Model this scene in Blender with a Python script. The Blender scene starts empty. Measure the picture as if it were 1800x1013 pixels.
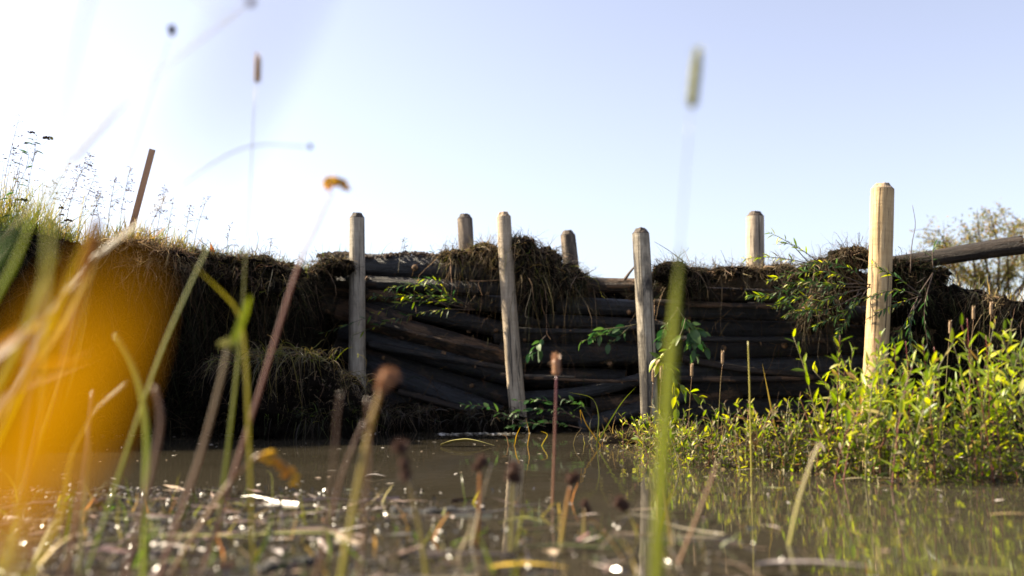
import bpy, math, random
import numpy as np
from mathutils import Vector, Matrix, noise as mnoise

random.seed(7)
rng = np.random.default_rng(7)
S = bpy.context.scene
COL = S.collection

# ------------------------------------------------------------------ camera, sky, sun, exposure
F = 1750.0                      # focal length in photograph pixels (35 mm on a 36 mm sensor, 1800 px wide)
CAM = Vector((0, 0, 0.30))
PITCH = math.radians(5.5)
cam_d = bpy.data.cameras.new('camera')
cam = bpy.data.objects.new('camera', cam_d)
COL.objects.link(cam)
cam.location = CAM
cam.rotation_euler = (math.radians(90) + PITCH, 0, 0)
cam_d.sensor_width = 36
cam_d.lens = 35
cam_d.clip_start = 0.01
cam_d.clip_end = 3000
cam_d.dof.use_dof = True
cam_d.dof.focus_distance = 4.6
cam_d.dof.aperture_fstop = 1.75
S.camera = cam

SUN_AZ = math.radians(77)       # to the left of the viewing direction
SUN_EL = math.radians(37)
world = bpy.data.worlds.new('World')
S.world = world
world.use_nodes = True
wn = world.node_tree
sky = wn.nodes.new('ShaderNodeTexSky')
sky.sky_type = 'NISHITA'
sky.sun_disc = False
sky.sun_elevation = SUN_EL
sky.sun_rotation = -SUN_AZ
sky.altitude = 300
sky.air_density = 1.0
sky.dust_density = 2.0
sky.ozone_density = 2.5
bg = wn.nodes['Background']
bg.inputs['Strength'].default_value = 0.080
hs = wn.nodes.new('ShaderNodeHueSaturation')       # hazy pale autumn sky
hs.inputs['Hue'].default_value = 0.518
hs.inputs['Saturation'].default_value = 0.60
wn.links.new(sky.outputs['Color'], hs.inputs['Color'])
wn.links.new(hs.outputs['Color'], bg.inputs['Color'])

sun_d = bpy.data.lights.new('sun', 'SUN')
sun_d.energy = 5.0
sun_d.angle = math.radians(0.53)
sun_d.color = (1.0, 0.86, 0.64)
sun = bpy.data.objects.new('sun', sun_d)
COL.objects.link(sun)
to_sun = Vector((-math.sin(SUN_AZ) * math.cos(SUN_EL), math.cos(SUN_AZ) * math.cos(SUN_EL), math.sin(SUN_EL)))
sun.rotation_euler = to_sun.to_track_quat('Z', 'Y').to_euler()
sun.location = to_sun * 30

S.view_settings.view_transform = 'Standard'
S.view_settings.look = 'None'
S.view_settings.gamma = 1
S.view_settings.use_curve_mapping = False
S.view_settings.exposure = 1.74
S.cycles.use_denoising = True
S.cycles.max_bounces = 7
S.cycles.transparent_max_bounces = 8
S.cycles.sample_clamp_indirect = 6

# ------------------------------------------------------------------ helpers
CP, SP = math.cos(PITCH), math.sin(PITCH)
def at(u, v, Y):
    """point of the place at depth Y (metres in front of the camera) that the photograph shows at (u, v)"""
    x = (u - 900) / F; y = (506.5 - v) / F
    d = Vector((x, CP - y * SP, SP + y * CP))
    return CAM + d * (Y / d.y)
def mpx(Y):
    return Y / F
def lerp_tab(tab, u):
    us = [t[0] for t in tab]
    return [float(np.interp(u, us, [t[k] for t in tab])) for k in range(1, len(tab[0]))]

def tag(o, label=None, cat=None, group=None, kind=None):
    if label: o['label'] = label
    if cat: o['category'] = cat
    if group: o['group'] = group
    if kind: o['kind'] = kind
    return o
def empty(name, loc):
    o = bpy.data.objects.new(name, None)
    COL.objects.link(o)
    o.location = loc
    o.empty_display_size = 0.05
    return o
def obj(name, me, parent=None, loc=None):
    o = bpy.data.objects.new(name, me)
    COL.objects.link(o)
    if parent is not None: o.parent = parent
    if loc is not None: o.location = loc
    return o
def mesh(name, V, Fc, mat, smooth=True, col=None):
    me = bpy.data.meshes.new(name)
    V = np.asarray(V, dtype=np.float32).reshape(-1, 3)
    if isinstance(Fc, np.ndarray):
        n, k = Fc.shape
        me.vertices.add(len(V)); me.vertices.foreach_set('co', V.ravel())
        me.loops.add(n * k); me.loops.foreach_set('vertex_index', Fc.astype(np.int32).ravel())
        me.polygons.add(n)
        me.polygons.foreach_set('loop_start', np.arange(0, n * k, k, dtype=np.int32))
        me.polygons.foreach_set('loop_total', np.full(n, k, dtype=np.int32))
        me.update(calc_edges=True)
    else:
        me.from_pydata(V.tolist(), [], [list(f) for f in Fc])
    if smooth:
        me.polygons.foreach_set('use_smooth', np.ones(len(me.polygons), dtype=bool))
    if col is not None:
        a = me.color_attributes.new('Col', 'FLOAT_COLOR', 'POINT')
        c = np.ones((len(V), 4), dtype=np.float32)
        c[:, :3] = np.asarray(col, dtype=np.float32).reshape(-1, 3)
        a.data.foreach_set('color', c.ravel())
    me.materials.append(mat)
    return me

def smooth_path(pts, n):
    """Catmull-Rom through the points"""
    P = [Vector(p) for p in pts]
    P = [P[0] * 2 - P[1]] + P + [P[-1] * 2 - P[-2]]
    out = []
    segs = len(P) - 3
    for i in range(n):
        s = i / (n - 1) * segs
        k = min(int(s), segs - 1); t = s - k
        a, b, c, d = P[k], P[k + 1], P[k + 2], P[k + 3]
        out.append(0.5 * ((2 * b) + (c - a) * t + (2 * a - 5 * b + 4 * c - d) * t * t + (3 * b - a - 3 * c + d) * t ** 3))
    return out
def tube(pts, radii, sides=6, cap=True):
    P = [Vector(p) for p in pts]
    V, Fc = [], []
    up = Vector((0.3, 0.1, 1)).normalized()
    for i, p in enumerate(P):
        d = (P[min(i + 1, len(P) - 1)] - P[max(i - 1, 0)]).normalized()
        if abs(d.dot(up)) > 0.97: up = Vector((0.9, 0.4, 0.1)).normalized()
        s = d.cross(up).normalized(); t = s.cross(d)
        up = t
        for j in range(sides):
            a = 2 * math.pi * j / sides
            V.append(p + (s * math.cos(a) + t * math.sin(a)) * radii[i])
    for i in range(len(P) - 1):
        for j in range(sides):
            k = (j + 1) % sides
            Fc.append((i * sides + j, i * sides + k, (i + 1) * sides + k, (i + 1) * sides + j))
    if cap:
        Fc.append(tuple(range(sides - 1, -1, -1)))
        Fc.append(tuple((len(P) - 1) * sides + j for j in range(sides)))
    return V, Fc
class MB:
    """collects shapes for ONE mesh"""
    def __init__(s): s.V = []; s.F = []; s.C = []
    def add(s, V, Fc, c=(1, 1, 1)):
        n = len(s.V)
        s.V += [tuple(v) for v in V]; s.F += [tuple(i + n for i in f) for f in Fc]; s.C += [c] * len(V)
    def build(s, name, mat, parent=None, origin=None, smooth=True):
        V = np.array(s.V, dtype=np.float32)
        o = Vector(origin) if origin is not None else (parent.location if parent is not None else Vector((0, 0, 0)))
        V = V - np.array(o)
        return obj(name, mesh(name, V, s.F, mat, smooth, s.C), parent, None if parent is not None else o)

def blades(root, dirs, length, droop, width, col, seg=4, wob=0.06, tipcol=None):
    """vectorised grass blades / dry stalks / root hairs -> V, F, C"""
    n = len(root)
    root = np.asarray(root, float); dirs = np.asarray(dirs, float)
    dirs = dirs / np.linalg.norm(dirs, axis=1)[:, None]
    L = np.broadcast_to(length, n)[:, None, None]; D = np.broadcast_to(droop, n)[:, None, None]
    t = np.linspace(0, 1, seg + 1)[None, :, None]
    w1 = rng.normal(0, 1, (n, 1, 3)); w2 = rng.normal(0, 1, (n, 1, 3))
    P = root[:, None] + L * (dirs[:, None] * t + np.array([0, 0, -1.0]) * D * t * t + wob * (w1 * np.sin(t * 3.1) + 0.6 * w2 * np.sin(t * 6.3)) * t)
    rv = rng.normal(0, 1, (n, 3))
    side = np.cross(dirs, rv); side /= np.linalg.norm(side, axis=1)[:, None] + 1e-9
    W = np.broadcast_to(width, n)[:, None, None] * (1 - 0.88 * t ** 1.6) * 0.5
    V = np.stack([P - side[:, None] * W, P + side[:, None] * W], 2)      # n, seg+1, 2, 3
    base = (np.arange(n) * (seg + 1) * 2)[:, None]
    i = np.arange(seg)[None, :] * 2
    q = np.stack([base + i, base + i + 1, base + i + 3, base + i + 2], -1).reshape(-1, 4)
    C = np.broadcast_to(np.asarray(col, float).reshape(-1, 1, 1, 3), (n, seg + 1, 2, 3)).copy()
    if tipcol is not None:
        C = C * (1 - t[..., None]) + np.asarray(tipcol, float).reshape(-1, 1, 1, 3) * t[..., None]
    return V.reshape(-1, 3), q, C.reshape(-1, 3)
def join_blades(parts):
    V, Q, C, n = [], [], [], 0
    for v, q, c in parts:
        V.append(v); Q.append(q + n); C.append(c); n += len(v)
    return np.concatenate(V), np.concatenate(Q), np.concatenate(C)
def palette(n, cols, jitter=0.25):
    cols = np.asarray(cols, float)
    c = cols[rng.integers(0, len(cols), n)]
    return np.clip(c * (1 + rng.normal(0, jitter, (n, 1))) * (1 + rng.normal(0, 0.06, (n, 3))), 0.004, 0.9)

# ------------------------------------------------------------------ materials
def newmat(name):
    m = bpy.data.materials.new(name); m.use_nodes = True
    nt = m.node_tree
    return m, nt, nt.nodes['Principled BSDF'], nt.nodes['Material Output']
def nd(nt, t, **kw):
    n = nt.nodes.new(t)
    for k, v in kw.items():
        if hasattr(n, k): setattr(n, k, v)
        else: n.inputs[k.replace('_', ' ')].default_value = v
    return n
def ramp(nt, fac, stops):
    r = nt.nodes.new('ShaderNodeValToRGB')
    e = r.color_ramp.elements
    while len(e) < len(stops): e.new(0.5)
    for x, (p, c) in zip(e, stops):
        x.position = p; x.color = tuple(c) + (1,) if len(c) == 3 else c
    nt.links.new(fac, r.inputs['Fac'])
    return r.outputs['Color']
def mixc(nt, fac, a, b, mode='MIX'):
    m = nt.nodes.new('ShaderNodeMix'); m.data_type = 'RGBA'; m.blend_type = mode
    for sock, val in ((m.inputs[0], fac), (m.inputs[6], a), (m.inputs[7], b)):
        if isinstance(val, (int, float)): sock.default_value = val
        elif isinstance(val, tuple): sock.default_value = val + (1,) if len(val) == 3 else val
        else: nt.links.new(val, sock)
    return m.outputs[2]
def coords(nt, scale, which='Object', rnd=True):
    tc = nt.nodes.new('ShaderNodeTexCoord')
    mp = nt.nodes.new('ShaderNodeMapping')
    mp.inputs['Scale'].default_value = scale
    nt.links.new(tc.outputs[which], mp.inputs['Vector'])
    if rnd:
        oi = nt.nodes.new('ShaderNodeObjectInfo')
        ml = nt.nodes.new('ShaderNodeMath'); ml.operation = 'MULTIPLY'; ml.inputs[1].default_value = 37.0
        nt.links.new(oi.outputs['Random'], ml.inputs[0])
        nt.links.new(ml.outputs[0], mp.inputs['Location'])
    return mp.outputs['Vector']
def noise(nt, vec, scale, detail=6, rough=0.6, dist=0.0):
    n = nt.nodes.new('ShaderNodeTexNoise')
    n.inputs['Scale'].default_value = scale; n.inputs['Detail'].default_value = detail
    n.inputs['Roughness'].default_value = rough; n.inputs['Distortion'].default_value = dist
    if vec is not None: nt.links.new(vec, n.inputs['Vector'])
    return n.outputs['Fac']
def bump(nt, h, strength, dist, bsdf):
    b = nt.nodes.new('ShaderNodeBump')
    b.inputs['Strength'].default_value = strength; b.inputs['Distance'].default_value = dist
    nt.links.new(h, b.inputs['Height']); nt.links.new(b.outputs['Normal'], bsdf.inputs['Normal'])
    return b

def leafy(name, colour_source, trans=0.45, rough=0.45, gloss=0.06):
    """thin leaf: diffuse + light coming through + a little sheen"""
    m, nt, p, out = newmat(name)
    nt.nodes.remove(p)
    c = colour_source(nt)
    df = nt.nodes.new('ShaderNodeBsdfDiffuse'); tr = nt.nodes.new('ShaderNodeBsdfTranslucent'); gl = nt.nodes.new('ShaderNodeBsdfGlossy')
    gl.inputs['Roughness'].default_value = rough; gl.inputs['Color'].default_value = (0.9, 0.9, 0.9, 1)
    nt.links.new(c, df.inputs['Color'])
    sat = nt.nodes.new('ShaderNodeHueSaturation'); sat.inputs['Saturation'].default_value = 1.15; sat.inputs['Value'].default_value = 1.4
    nt.links.new(c, sat.inputs['Color']); nt.links.new(sat.outputs['Color'], tr.inputs['Color'])
    m1 = nt.nodes.new('ShaderNodeMixShader'); m1.inputs[0].default_value = trans
    nt.links.new(df.outputs[0], m1.inputs[1]); nt.links.new(tr.outputs[0], m1.inputs[2])
    m2 = nt.nodes.new('ShaderNodeMixShader')
    fr = nt.nodes.new('ShaderNodeFresnel'); fr.inputs['IOR'].default_value = 1.4
    ad = nt.nodes.new('ShaderNodeMath'); ad.operation = 'MULTIPLY_ADD'; ad.inputs[1].default_value = gloss * 2.2; ad.inputs[2].default_value = gloss * 0.4
    nt.links.new(fr.outputs[0], ad.inputs[0]); nt.links.new(ad.outputs[0], m2.inputs[0])
    nt.links.new(m1.outputs[0], m2.inputs[1]); nt.links.new(gl.outputs[0], m2.inputs[2])
    nt.links.new(m2.outputs[0], out.inputs['Surface'])
    return m
def from_attr(nt):
    a = nt.nodes.new('ShaderNodeVertexColor'); a.layer_name = 'Col'
    return a.outputs['Color']
def from_random(stops):
    def f(nt):
        oi = nt.nodes.new('ShaderNodeObjectInfo')
        c = ramp(nt, oi.outputs['Random'], stops)
        n = noise(nt, coords(nt, (40, 40, 40)), 1.0, 3)
        return mixc(nt, 0.35, c, ramp(nt, n, [(0.3, (0.5, 0.5, 0.5)), (0.7, (1.15, 1.15, 1.15))]), 'MULTIPLY')
    return f
M = {}
M['blade'] = leafy('grass_blade', from_attr, 0.5, 0.45, 0.03)
M['dry'] = leafy('dry_grass', from_attr, 0.22, 0.6, 0.008)
M['stemgreen'] = leafy('plant_stem', from_attr, 0.30, 0.4, 0.05)
M['leaf'] = leafy('willow_leaf', from_random([(0.0, (0.05, 0.09, 0.006)), (0.25, (0.15, 0.23, 0.008)), (0.6, (0.34, 0.42, 0.010)), (0.92, (0.54, 0.52, 0.02)), (0.96, (0.40, 0.38, 0.2)), (1.0, (0.36, 0.2, 0.04))]), 0.6, 0.42, 0.07)
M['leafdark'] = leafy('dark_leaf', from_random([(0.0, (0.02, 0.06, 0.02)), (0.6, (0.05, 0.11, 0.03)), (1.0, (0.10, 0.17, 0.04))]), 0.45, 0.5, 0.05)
M['head'] = leafy('seed_head', from_attr, 0.3, 0.5, 0.03)
M['amber'] = leafy('amber_leaf', from_attr, 0.75, 0.5, 0.02)

def m_soil():
    m, nt, p, o = newmat('dark_soil')
    v = coords(nt, (1, 1, 1), 'Object', False)
    n1 = noise(nt, v, 5, 8, 0.7); n2 = noise(nt, v, 45, 6, 0.7)
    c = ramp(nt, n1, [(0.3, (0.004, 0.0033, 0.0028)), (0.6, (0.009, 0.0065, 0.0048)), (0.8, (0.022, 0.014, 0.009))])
    nt.links.new(c, p.inputs['Base Color']); p.inputs['Roughness'].default_value = 0.9
    p.inputs['Specular IOR Level'].default_value = 0.03
    bump(nt, n2, 0.9, 0.03, p)
    return m
M['soil'] = m_soil()
def m_soil_dry():
    m, nt, p, o = newmat('crumbly_soil')
    v = coords(nt, (1, 1, 1), 'Object', True)
    n2 = noise(nt, v, 60, 6, 0.7)
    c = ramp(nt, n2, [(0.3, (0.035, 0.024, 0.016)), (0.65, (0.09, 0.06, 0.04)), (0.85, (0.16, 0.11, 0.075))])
    nt.links.new(c, p.inputs['Base Color']); p.inputs['Roughness'].default_value = 0.95
    bump(nt, n2, 0.8, 0.01, p)
    return m
M['crumb'] = m_soil_dry()
def m_bark(name, dark, mid, light, peel, rough=0.5):
    m, nt, p, o = newmat(name)
    v = coords(nt, (1.2, 9, 9)); v2 = coords(nt, (2.2, 5, 5)); v3 = coords(nt, (1, 1, 1))
    g = noise(nt, v, 5, 8, 0.65, 0.6); pt = noise(nt, v2, 2.2, 6, 0.6, 0.4); fine = noise(nt, v3, 70, 5, 0.7)
    c1 = ramp(nt, g, [(0.35, dark), (0.62, mid)])
    c2 = ramp(nt, g, [(0.3, mid), (0.7, light)])
    f = ramp(nt, pt, [(peel, (0, 0, 0)), (min(peel + 0.05, 1), (1, 1, 1))])
    c = mixc(nt, f, c1, c2)
    nt.links.new(c, p.inputs['Base Color'])
    r = ramp(nt, fine, [(0.3, (rough - 0.15,) * 3), (0.7, (rough + 0.2,) * 3)])
    nt.links.new(r, p.inputs['Roughness']); p.inputs['Specular IOR Level'].default_value = 0.42
    ad = nt.nodes.new('ShaderNodeMath'); ad.operation = 'MULTIPLY_ADD'; ad.inputs[1].default_value = 0.3
    nt.links.new(fine, ad.inputs[0]); nt.links.new(g, ad.inputs[2])
    bump(nt, ad.outputs[0], 1.0, 0.02, p)
    return m
M['bark_black'] = m_bark('wet_black_bark', (0.005, 0.0047, 0.0047), (0.017, 0.015, 0.0145), (0.06, 0.036, 0.021), 0.57, 0.52)
M['bark_blue'] = m_bark('wet_slate_bark', (0.009, 0.010, 0.012), (0.032, 0.033, 0.037), (0.06, 0.047, 0.037), 0.60, 0.42)
M['bark_brown'] = m_bark('peeling_brown_bark', (0.006, 0.0045, 0.0035), (0.032, 0.02, 0.013), (0.15, 0.085, 0.045), 0.50, 0.65)
M['bark_dark'] = m_bark('dark_brown_bark', (0.008, 0.006, 0.005), (0.035, 0.024, 0.017), (0.07, 0.048, 0.032), 0.6, 0.75)
M['bark_grey'] = m_bark('dry_grey_bark', (0.05, 0.04, 0.03), (0.14, 0.11, 0.085), (0.24, 0.19, 0.14), 0.5, 0.7)
def m_endgrain():
    m, nt, p, o = newmat('cut_end_grain')
    v = coords(nt, (1, 1, 1), 'Object', False)
    w = nt.nodes.new('ShaderNodeTexWave'); w.wave_type = 'RINGS'; w.rings_direction = 'X'
    w.inputs['Scale'].default_value = 40; w.inputs['Distortion'].default_value = 1.2
    nt.links.new(v, w.inputs['Vector'])
    c = ramp(nt, w.outputs['Fac'], [(0.2, (0.18, 0.10, 0.045)), (0.8, (0.36, 0.20, 0.09))])
    c = mixc(nt, ramp(nt, noise(nt, v, 30, 5), [(0.4, (0, 0, 0)), (0.65, (1, 1, 1))]), c, (0.03, 0.022, 0.016))
    nt.links.new(c, p.inputs['Base Color']); p.inputs['Roughness'].default_value = 0.75
    return m
M['end'] = m_endgrain()
def m_post(name, base, light, stain, amount, bands=0.35):
    """peeled round timber: long grain, peeler rings, grey stains, knots"""
    m, nt, p, o = newmat(name)
    v = coords(nt, (7, 7, 0.7)); v2 = coords(nt, (4, 4, 0.9)); vr = coords(nt, (1.3, 1.3, 16)); vk = coords(nt, (1, 1, 0.55))
    g = noise(nt, v, 9, 8, 0.65, 0.3); st = noise(nt, v2, 2.6, 7, 0.65, 0.7); rg = noise(nt, vr, 3.2, 4, 0.6)
    c = ramp(nt, g, [(0.3, tuple(x * 0.72 for x in base)), (0.5, base), (0.72, light)])
    c = mixc(nt, bands, c, ramp(nt, rg, [(0.3, (0.72, 0.66, 0.58)), (0.6, (1.08, 1.08, 1.08))]), 'MULTIPLY')
    vo = nt.nodes.new('ShaderNodeTexVoronoi'); vo.inputs['Scale'].default_value = 5.5
    nt.links.new(vk, vo.inputs['Vector'])
    kn = ramp(nt, vo.outputs['Distance'], [(0.05, (1, 1, 1)), (0.10, (0, 0, 0))])
    c = mixc(nt, kn, c, tuple(x * 0.28 for x in base))
    f = ramp(nt, st, [(1 - amount - 0.10, (0, 0, 0)), (1 - amount + 0.10, (1, 1, 1))])
    c = mixc(nt, f, c, stain)
    # splits
    vs = coords(nt, (22, 22, 0.55)); sp = noise(nt, vs, 3.0, 3, 0.5, 0.2)
    ck = ramp(nt, sp, [(0.60, (0, 0, 0)), (0.63, (1, 1, 1))])
    c = mixc(nt, ck, c, tuple(x * 0.22 for x in base))
    nt.links.new(c, p.inputs['Base Color'])
    p.inputs['Roughness'].default_value = 0.72; p.inputs['Specular IOR Level'].default_value = 0.3
    a = nt.nodes.new('ShaderNodeMath'); a.operation = 'ADD'
    nt.links.new(g, a.inputs[0]); nt.links.new(rg, a.inputs[1])
    bump(nt, a.outputs[0], 0.5, 0.006, p)
    return m
M['post_grey'] = m_post('weathered_grey_post', (0.30, 0.26, 0.205), (0.44, 0.39, 0.31), (0.13, 0.105, 0.08), 0.42)
M['post_tan'] = m_post('weathered_tan_post', (0.36, 0.29, 0.21), (0.48, 0.41, 0.31), (0.15, 0.12, 0.09), 0.42)
M['post_patchy'] = m_post('patchy_barked_post', (0.42, 0.36, 0.27), (0.56, 0.50, 0.40), (0.035, 0.03, 0.027), 0.50)
M['post_fresh'] = m_post('fresh_pale_post', (0.46, 0.32, 0.165), (0.58, 0.43, 0.25), (0.30, 0.20, 0.10), 0.36, 0.3)
M['post_rear'] = m_post('dirty_brown_post', (0.24, 0.18, 0.125), (0.36, 0.29, 0.21), (0.05, 0.038, 0.03), 0.5)
M['post_top'] = m_post('muddy_post_top', (0.10, 0.075, 0.055), (0.17, 0.13, 0.10), (0.03, 0.024, 0.02), 0.5)
M['post_top_pale'] = m_post('pale_post_top', (0.34, 0.25, 0.16), (0.42, 0.33, 0.23), (0.20, 0.15, 0.11), 0.4)
def m_simple(name, col, rough=0.6, var=0.4, scale=30, spec=0.4):
    m, nt, p, o = newmat(name)
    n = noise(nt, coords(nt, (1, 1, 1)), scale, 5)
    c = ramp(nt, n, [(0.3, tuple(x * (1 - var) for x in col)), (0.7, tuple(min(x * (1 + var), 0.85) for x in col))])
    nt.links.new(c, p.inputs['Base Color']); p.inputs['Roughness'].default_value = rough
    p.inputs['Specular IOR Level'].default_value = spec
    bump(nt, n, 0.3, 0.004, p)
    return m
M['lath'] = m_post('sawn_lath', (0.46, 0.25, 0.14), (0.55, 0.34, 0.2), (0.32, 0.17, 0.09), 0.3, 0.1)
M['flag'] = leafy('orange_flag', lambda nt: nd(nt, 'ShaderNodeRGB').outputs[0], 0.4)
for n_ in M['flag'].node_tree.nodes:
    if n_.type == 'RGB': n_.outputs[0].default_value = (0.75, 0.13, 0.02, 1)
M['wire'] = m_simple('rusty_wire', (0.12, 0.08, 0.06), 0.5)
M['brownhead'] = m_simple('brown_seed_head', (0.14, 0.075, 0.045), 0.8, 0.5, 300)
M['foam'] = m_simple('pale_foam', (0.42, 0.42, 0.42), 0.6, 0.35, 60)
M['twig'] = m_simple('dark_twig', (0.07, 0.045, 0.03), 0.65, 0.4, 50)
M['redstem'] = m_simple('red_willow_stem', (0.13, 0.042, 0.025), 0.5, 0.45, 25)
M['olivestem'] = m_simple('olive_willow_stem', (0.12, 0.10, 0.04), 0.5, 0.4, 25)

def m_water():
    m, nt, p, o = newmat('muddy_water')
    v = coords(nt, (1, 1, 1), 'Object', False)
    n0 = noise(nt, v, 1.1, 4)
    c = ramp(nt, n0, [(0.3, (0.034, 0.029, 0.019)), (0.7, (0.052, 0.044, 0.030))])
    nt.links.new(c, p.inputs['Base Color'])
    p.inputs['Roughness'].default_value = 0.025; p.inputs['IOR'].default_value = 1.33
    v1 = coords(nt, (0.45, 1.0, 1), 'Object', False)
    w1 = noise(nt, v1, 7, 3, 0.5); w2 = noise(nt, v, 38, 2, 0.5)
    a = nt.nodes.new('ShaderNodeMath'); a.operation = 'MULTIPLY_ADD'; a.inputs[1].default_value = 0.10
    nt.links.new(w2, a.inputs[0]); nt.links.new(w1, a.inputs[2])
    bump(nt, a.outputs[0], 0.045, 0.02, p)
    return m
M['water'] = m_water()
def m_mud():
    m, nt, p, o = newmat('wet_mud')
    v = coords(nt, (1, 1, 1), 'Object', False)
    n1 = noise(nt, v, 9, 8, 0.7); n2 = noise(nt, v, 60, 5, 0.7)
    c = ramp(nt, n1, [(0.3, (0.025, 0.017, 0.010)), (0.6, (0.065, 0.045, 0.028)), (0.8, (0.11, 0.08, 0.05))])
    nt.links.new(c, p.inputs['Base Color'])
    nt.links.new(ramp(nt, n1, [(0.35, (0.12,) * 3), (0.7, (0.42,) * 3)]), p.inputs['Roughness'])
    bump(nt, n2, 0.7, 0.012, p)
    return m
M['mud'] = m_mud()
def m_wetlitter():
    m, nt, p, o = newmat('wet_plant_litter')
    a = nt.nodes.new('ShaderNodeVertexColor'); a.layer_name = 'Col'
    nt.links.new(a.outputs['Color'], p.inputs['Base Color'])
    p.inputs['Roughness'].default_value = 0.22
    p.inputs['Specular IOR Level'].default_value = 0.8
    return m
M['wet'] = m_wetlitter()
M['fleck'] = M['wet'].copy(); M['fleck'].name = 'wet_fleck'; M['fleck'].node_tree.nodes['Principled BSDF'].inputs['Roughness'].default_value = 0.24
M['wet'].node_tree.nodes['Principled BSDF'].inputs['Roughness'].default_value = 0.4; M['wet'].node_tree.nodes['Principled BSDF'].inputs['Specular IOR Level'].default_value = 0.5

# ------------------------------------------------------------------ the setting: ground, water, shore
#        u      v_top  Y_top  Y_base
BANK = [(-1400, 400, 3.4, 3.3), (-500, 400, 4.5, 4.5), (-100, 402, 5.0, 5.15), (60, 412, 5.2, 5.5), (150, 436, 5.35, 5.75), (230, 428, 5.5, 5.95),
        (300, 446, 5.65, 6.1), (360, 452, 5.85, 6.25), (430, 460, 6.05, 6.35), (500, 472, 6.25, 6.4), (545, 494, 6.45, 6.5), (580, 474, 6.95, 6.75),
        (640, 466, 7.0, 6.8), (880, 470, 7.0, 6.8), (950, 462, 6.9, 6.75), (1050, 505, 6.8, 6.65), (1150, 490, 6.75, 6.65), (1300, 490, 6.7, 6.6), (1440, 480, 6.65, 6.5),
        (1520, 478, 6.5, 6.4), (1600, 484, 6.25, 6.15), (1640, 494, 6.1, 5.95), (1700, 512, 5.9, 5.7), (1800, 533, 5.6, 5.3), (2100, 560, 5.4, 5.0), (3200, 560, 4.6, 4.2)]
def bank_top(u):
    v, Yt, Yb = lerp_tab(BANK, u)
    return at(u, v, Yt)
def build_ground():
    us = np.arange(-1400, 3201, 10)
    V = []; rows = None
    for u in us:
        v, Yt, Yb = lerp_tab(BANK, u)
        Yb += 0.16 * mnoise.noise(Vector((u * 0.012, 8.8, 0))) + 0.07 * mnoise.noise(Vector((u * 0.05, 1.8, 0)))
        top = at(u, v, Yt)
        zt = top.z + 0.04 * mnoise.noise(Vector((u * 0.03, 3.1, 0))) + 0.035 * mnoise.noise(Vector((u * 0.11, 9.1, 0)))
        sh = float(np.interp(u, [1040, 1120, 1700, 1900], [0, 1, 1, 0.3]))
        sn = 0.05 * mnoise.noise(Vector((u * 0.02, 4.4, 2)))
        prof = [(Yb - 1.6, -0.45), (Yb - 0.12 - 1.25 * sh - sn * 4 * sh, -0.12 + 0.10 * sh), (Yb - 0.9 * sh, 0.05 * sh + sn * 0.4 * sh), (Yb, 0.07 * sh)]
        for k in range(1, 15):
            t = k / 14
            z = max(zt * t, 0.07 * sh + zt * t * 0.9)
            y = Yb + (Yt - Yb) * t ** 1.3 + 0.10 * math.sin(t * 3.1) 
            nz = mnoise.fractal(Vector((u / F * 30, z * 5, 2.0)), 1.0, 2.0, 4)
            y += 0.15 * nz * (1 - 0.45 * t)
            prof.append((y, z))
        for dy, dz in ((0.08, 0.02), (0.25, 0.02), (0.6, 0.0), (1.2, -0.04), (2.5, -0.1), (5, -0.12), (10, -0.2), (25, -0.3), (70, -0.5), (250, -1), (900, -2)):
            n = 0.04 * mnoise.noise(Vector((u * 0.02, dy * 2, 5)))
            prof.append((Yt + dy, zt + dz + (n if dy < 20 else 0)))
        for y, z in prof:
            V.append(((u - 900) / F * y, y, z))
        rows = len(prof)
    n = len(us)
    i = np.arange(n - 1)[:, None]; j = np.arange(rows - 1)[None, :]
    q = np.stack([i * rows + j, (i + 1) * rows + j, (i + 1) * rows + j + 1, i * rows + j + 1], -1).reshape(-1, 4)
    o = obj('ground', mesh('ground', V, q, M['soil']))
    return tag(o, 'dark earth banks of the pond with an undercut face and level top', kind='structure')
build_ground()
w = obj('water', mesh('water', [(-30, -12, 0), (30, -12, 0), (30, 7.6, 0), (-30, 7.6, 0)], [(0, 1, 2, 3)], M['water']))
tag(w, 'still muddy brown pond water in front of the log dam', kind='structure')

def shore_h(x, y):
    """height of the near muddy shore above the water: out of the water at the camera, drowning away from it"""
    h = 0.03 - 0.035 * max(0, (y - 0.7)) - 0.03 * max(0, x - 0.1) * max(0, min(1, y - 0.7))
    h += 0.014 * mnoise.fractal(Vector((x * 2.2, y * 7.0, 1.0)), 0.9, 2.0, 5) + 0.012 * mnoise.noise(Vector((x * 0.9, y * 3.0, 7)))
    if y < -0.2: h += 0.12 * (-0.2 - y)
    return h
def build_shore():
    xs = np.linspace(-3.4, 3.4, 210); ys = np.concatenate([np.linspace(-9, -0.2, 16), np.linspace(-0.12, 3.8, 150)])
    V = [(x, y, shore_h(x, y) if y < 3.6 else -0.3) for x in xs for y in ys]
    n, r = len(xs), len(ys)
    i = np.arange(n - 1)[:, None]; j = np.arange(r - 1)[None, :]
    q = np.stack([i * r + j, (i + 1) * r + j, (i + 1) * r + j + 1, i * r + j + 1], -1).reshape(-1, 4)
    o = obj('mud_shore', mesh('mud_shore', V, q, M['mud']))
    tag(o, 'wet brown mud of the near shore breaking the water surface', kind='structure')
build_shore()

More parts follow.
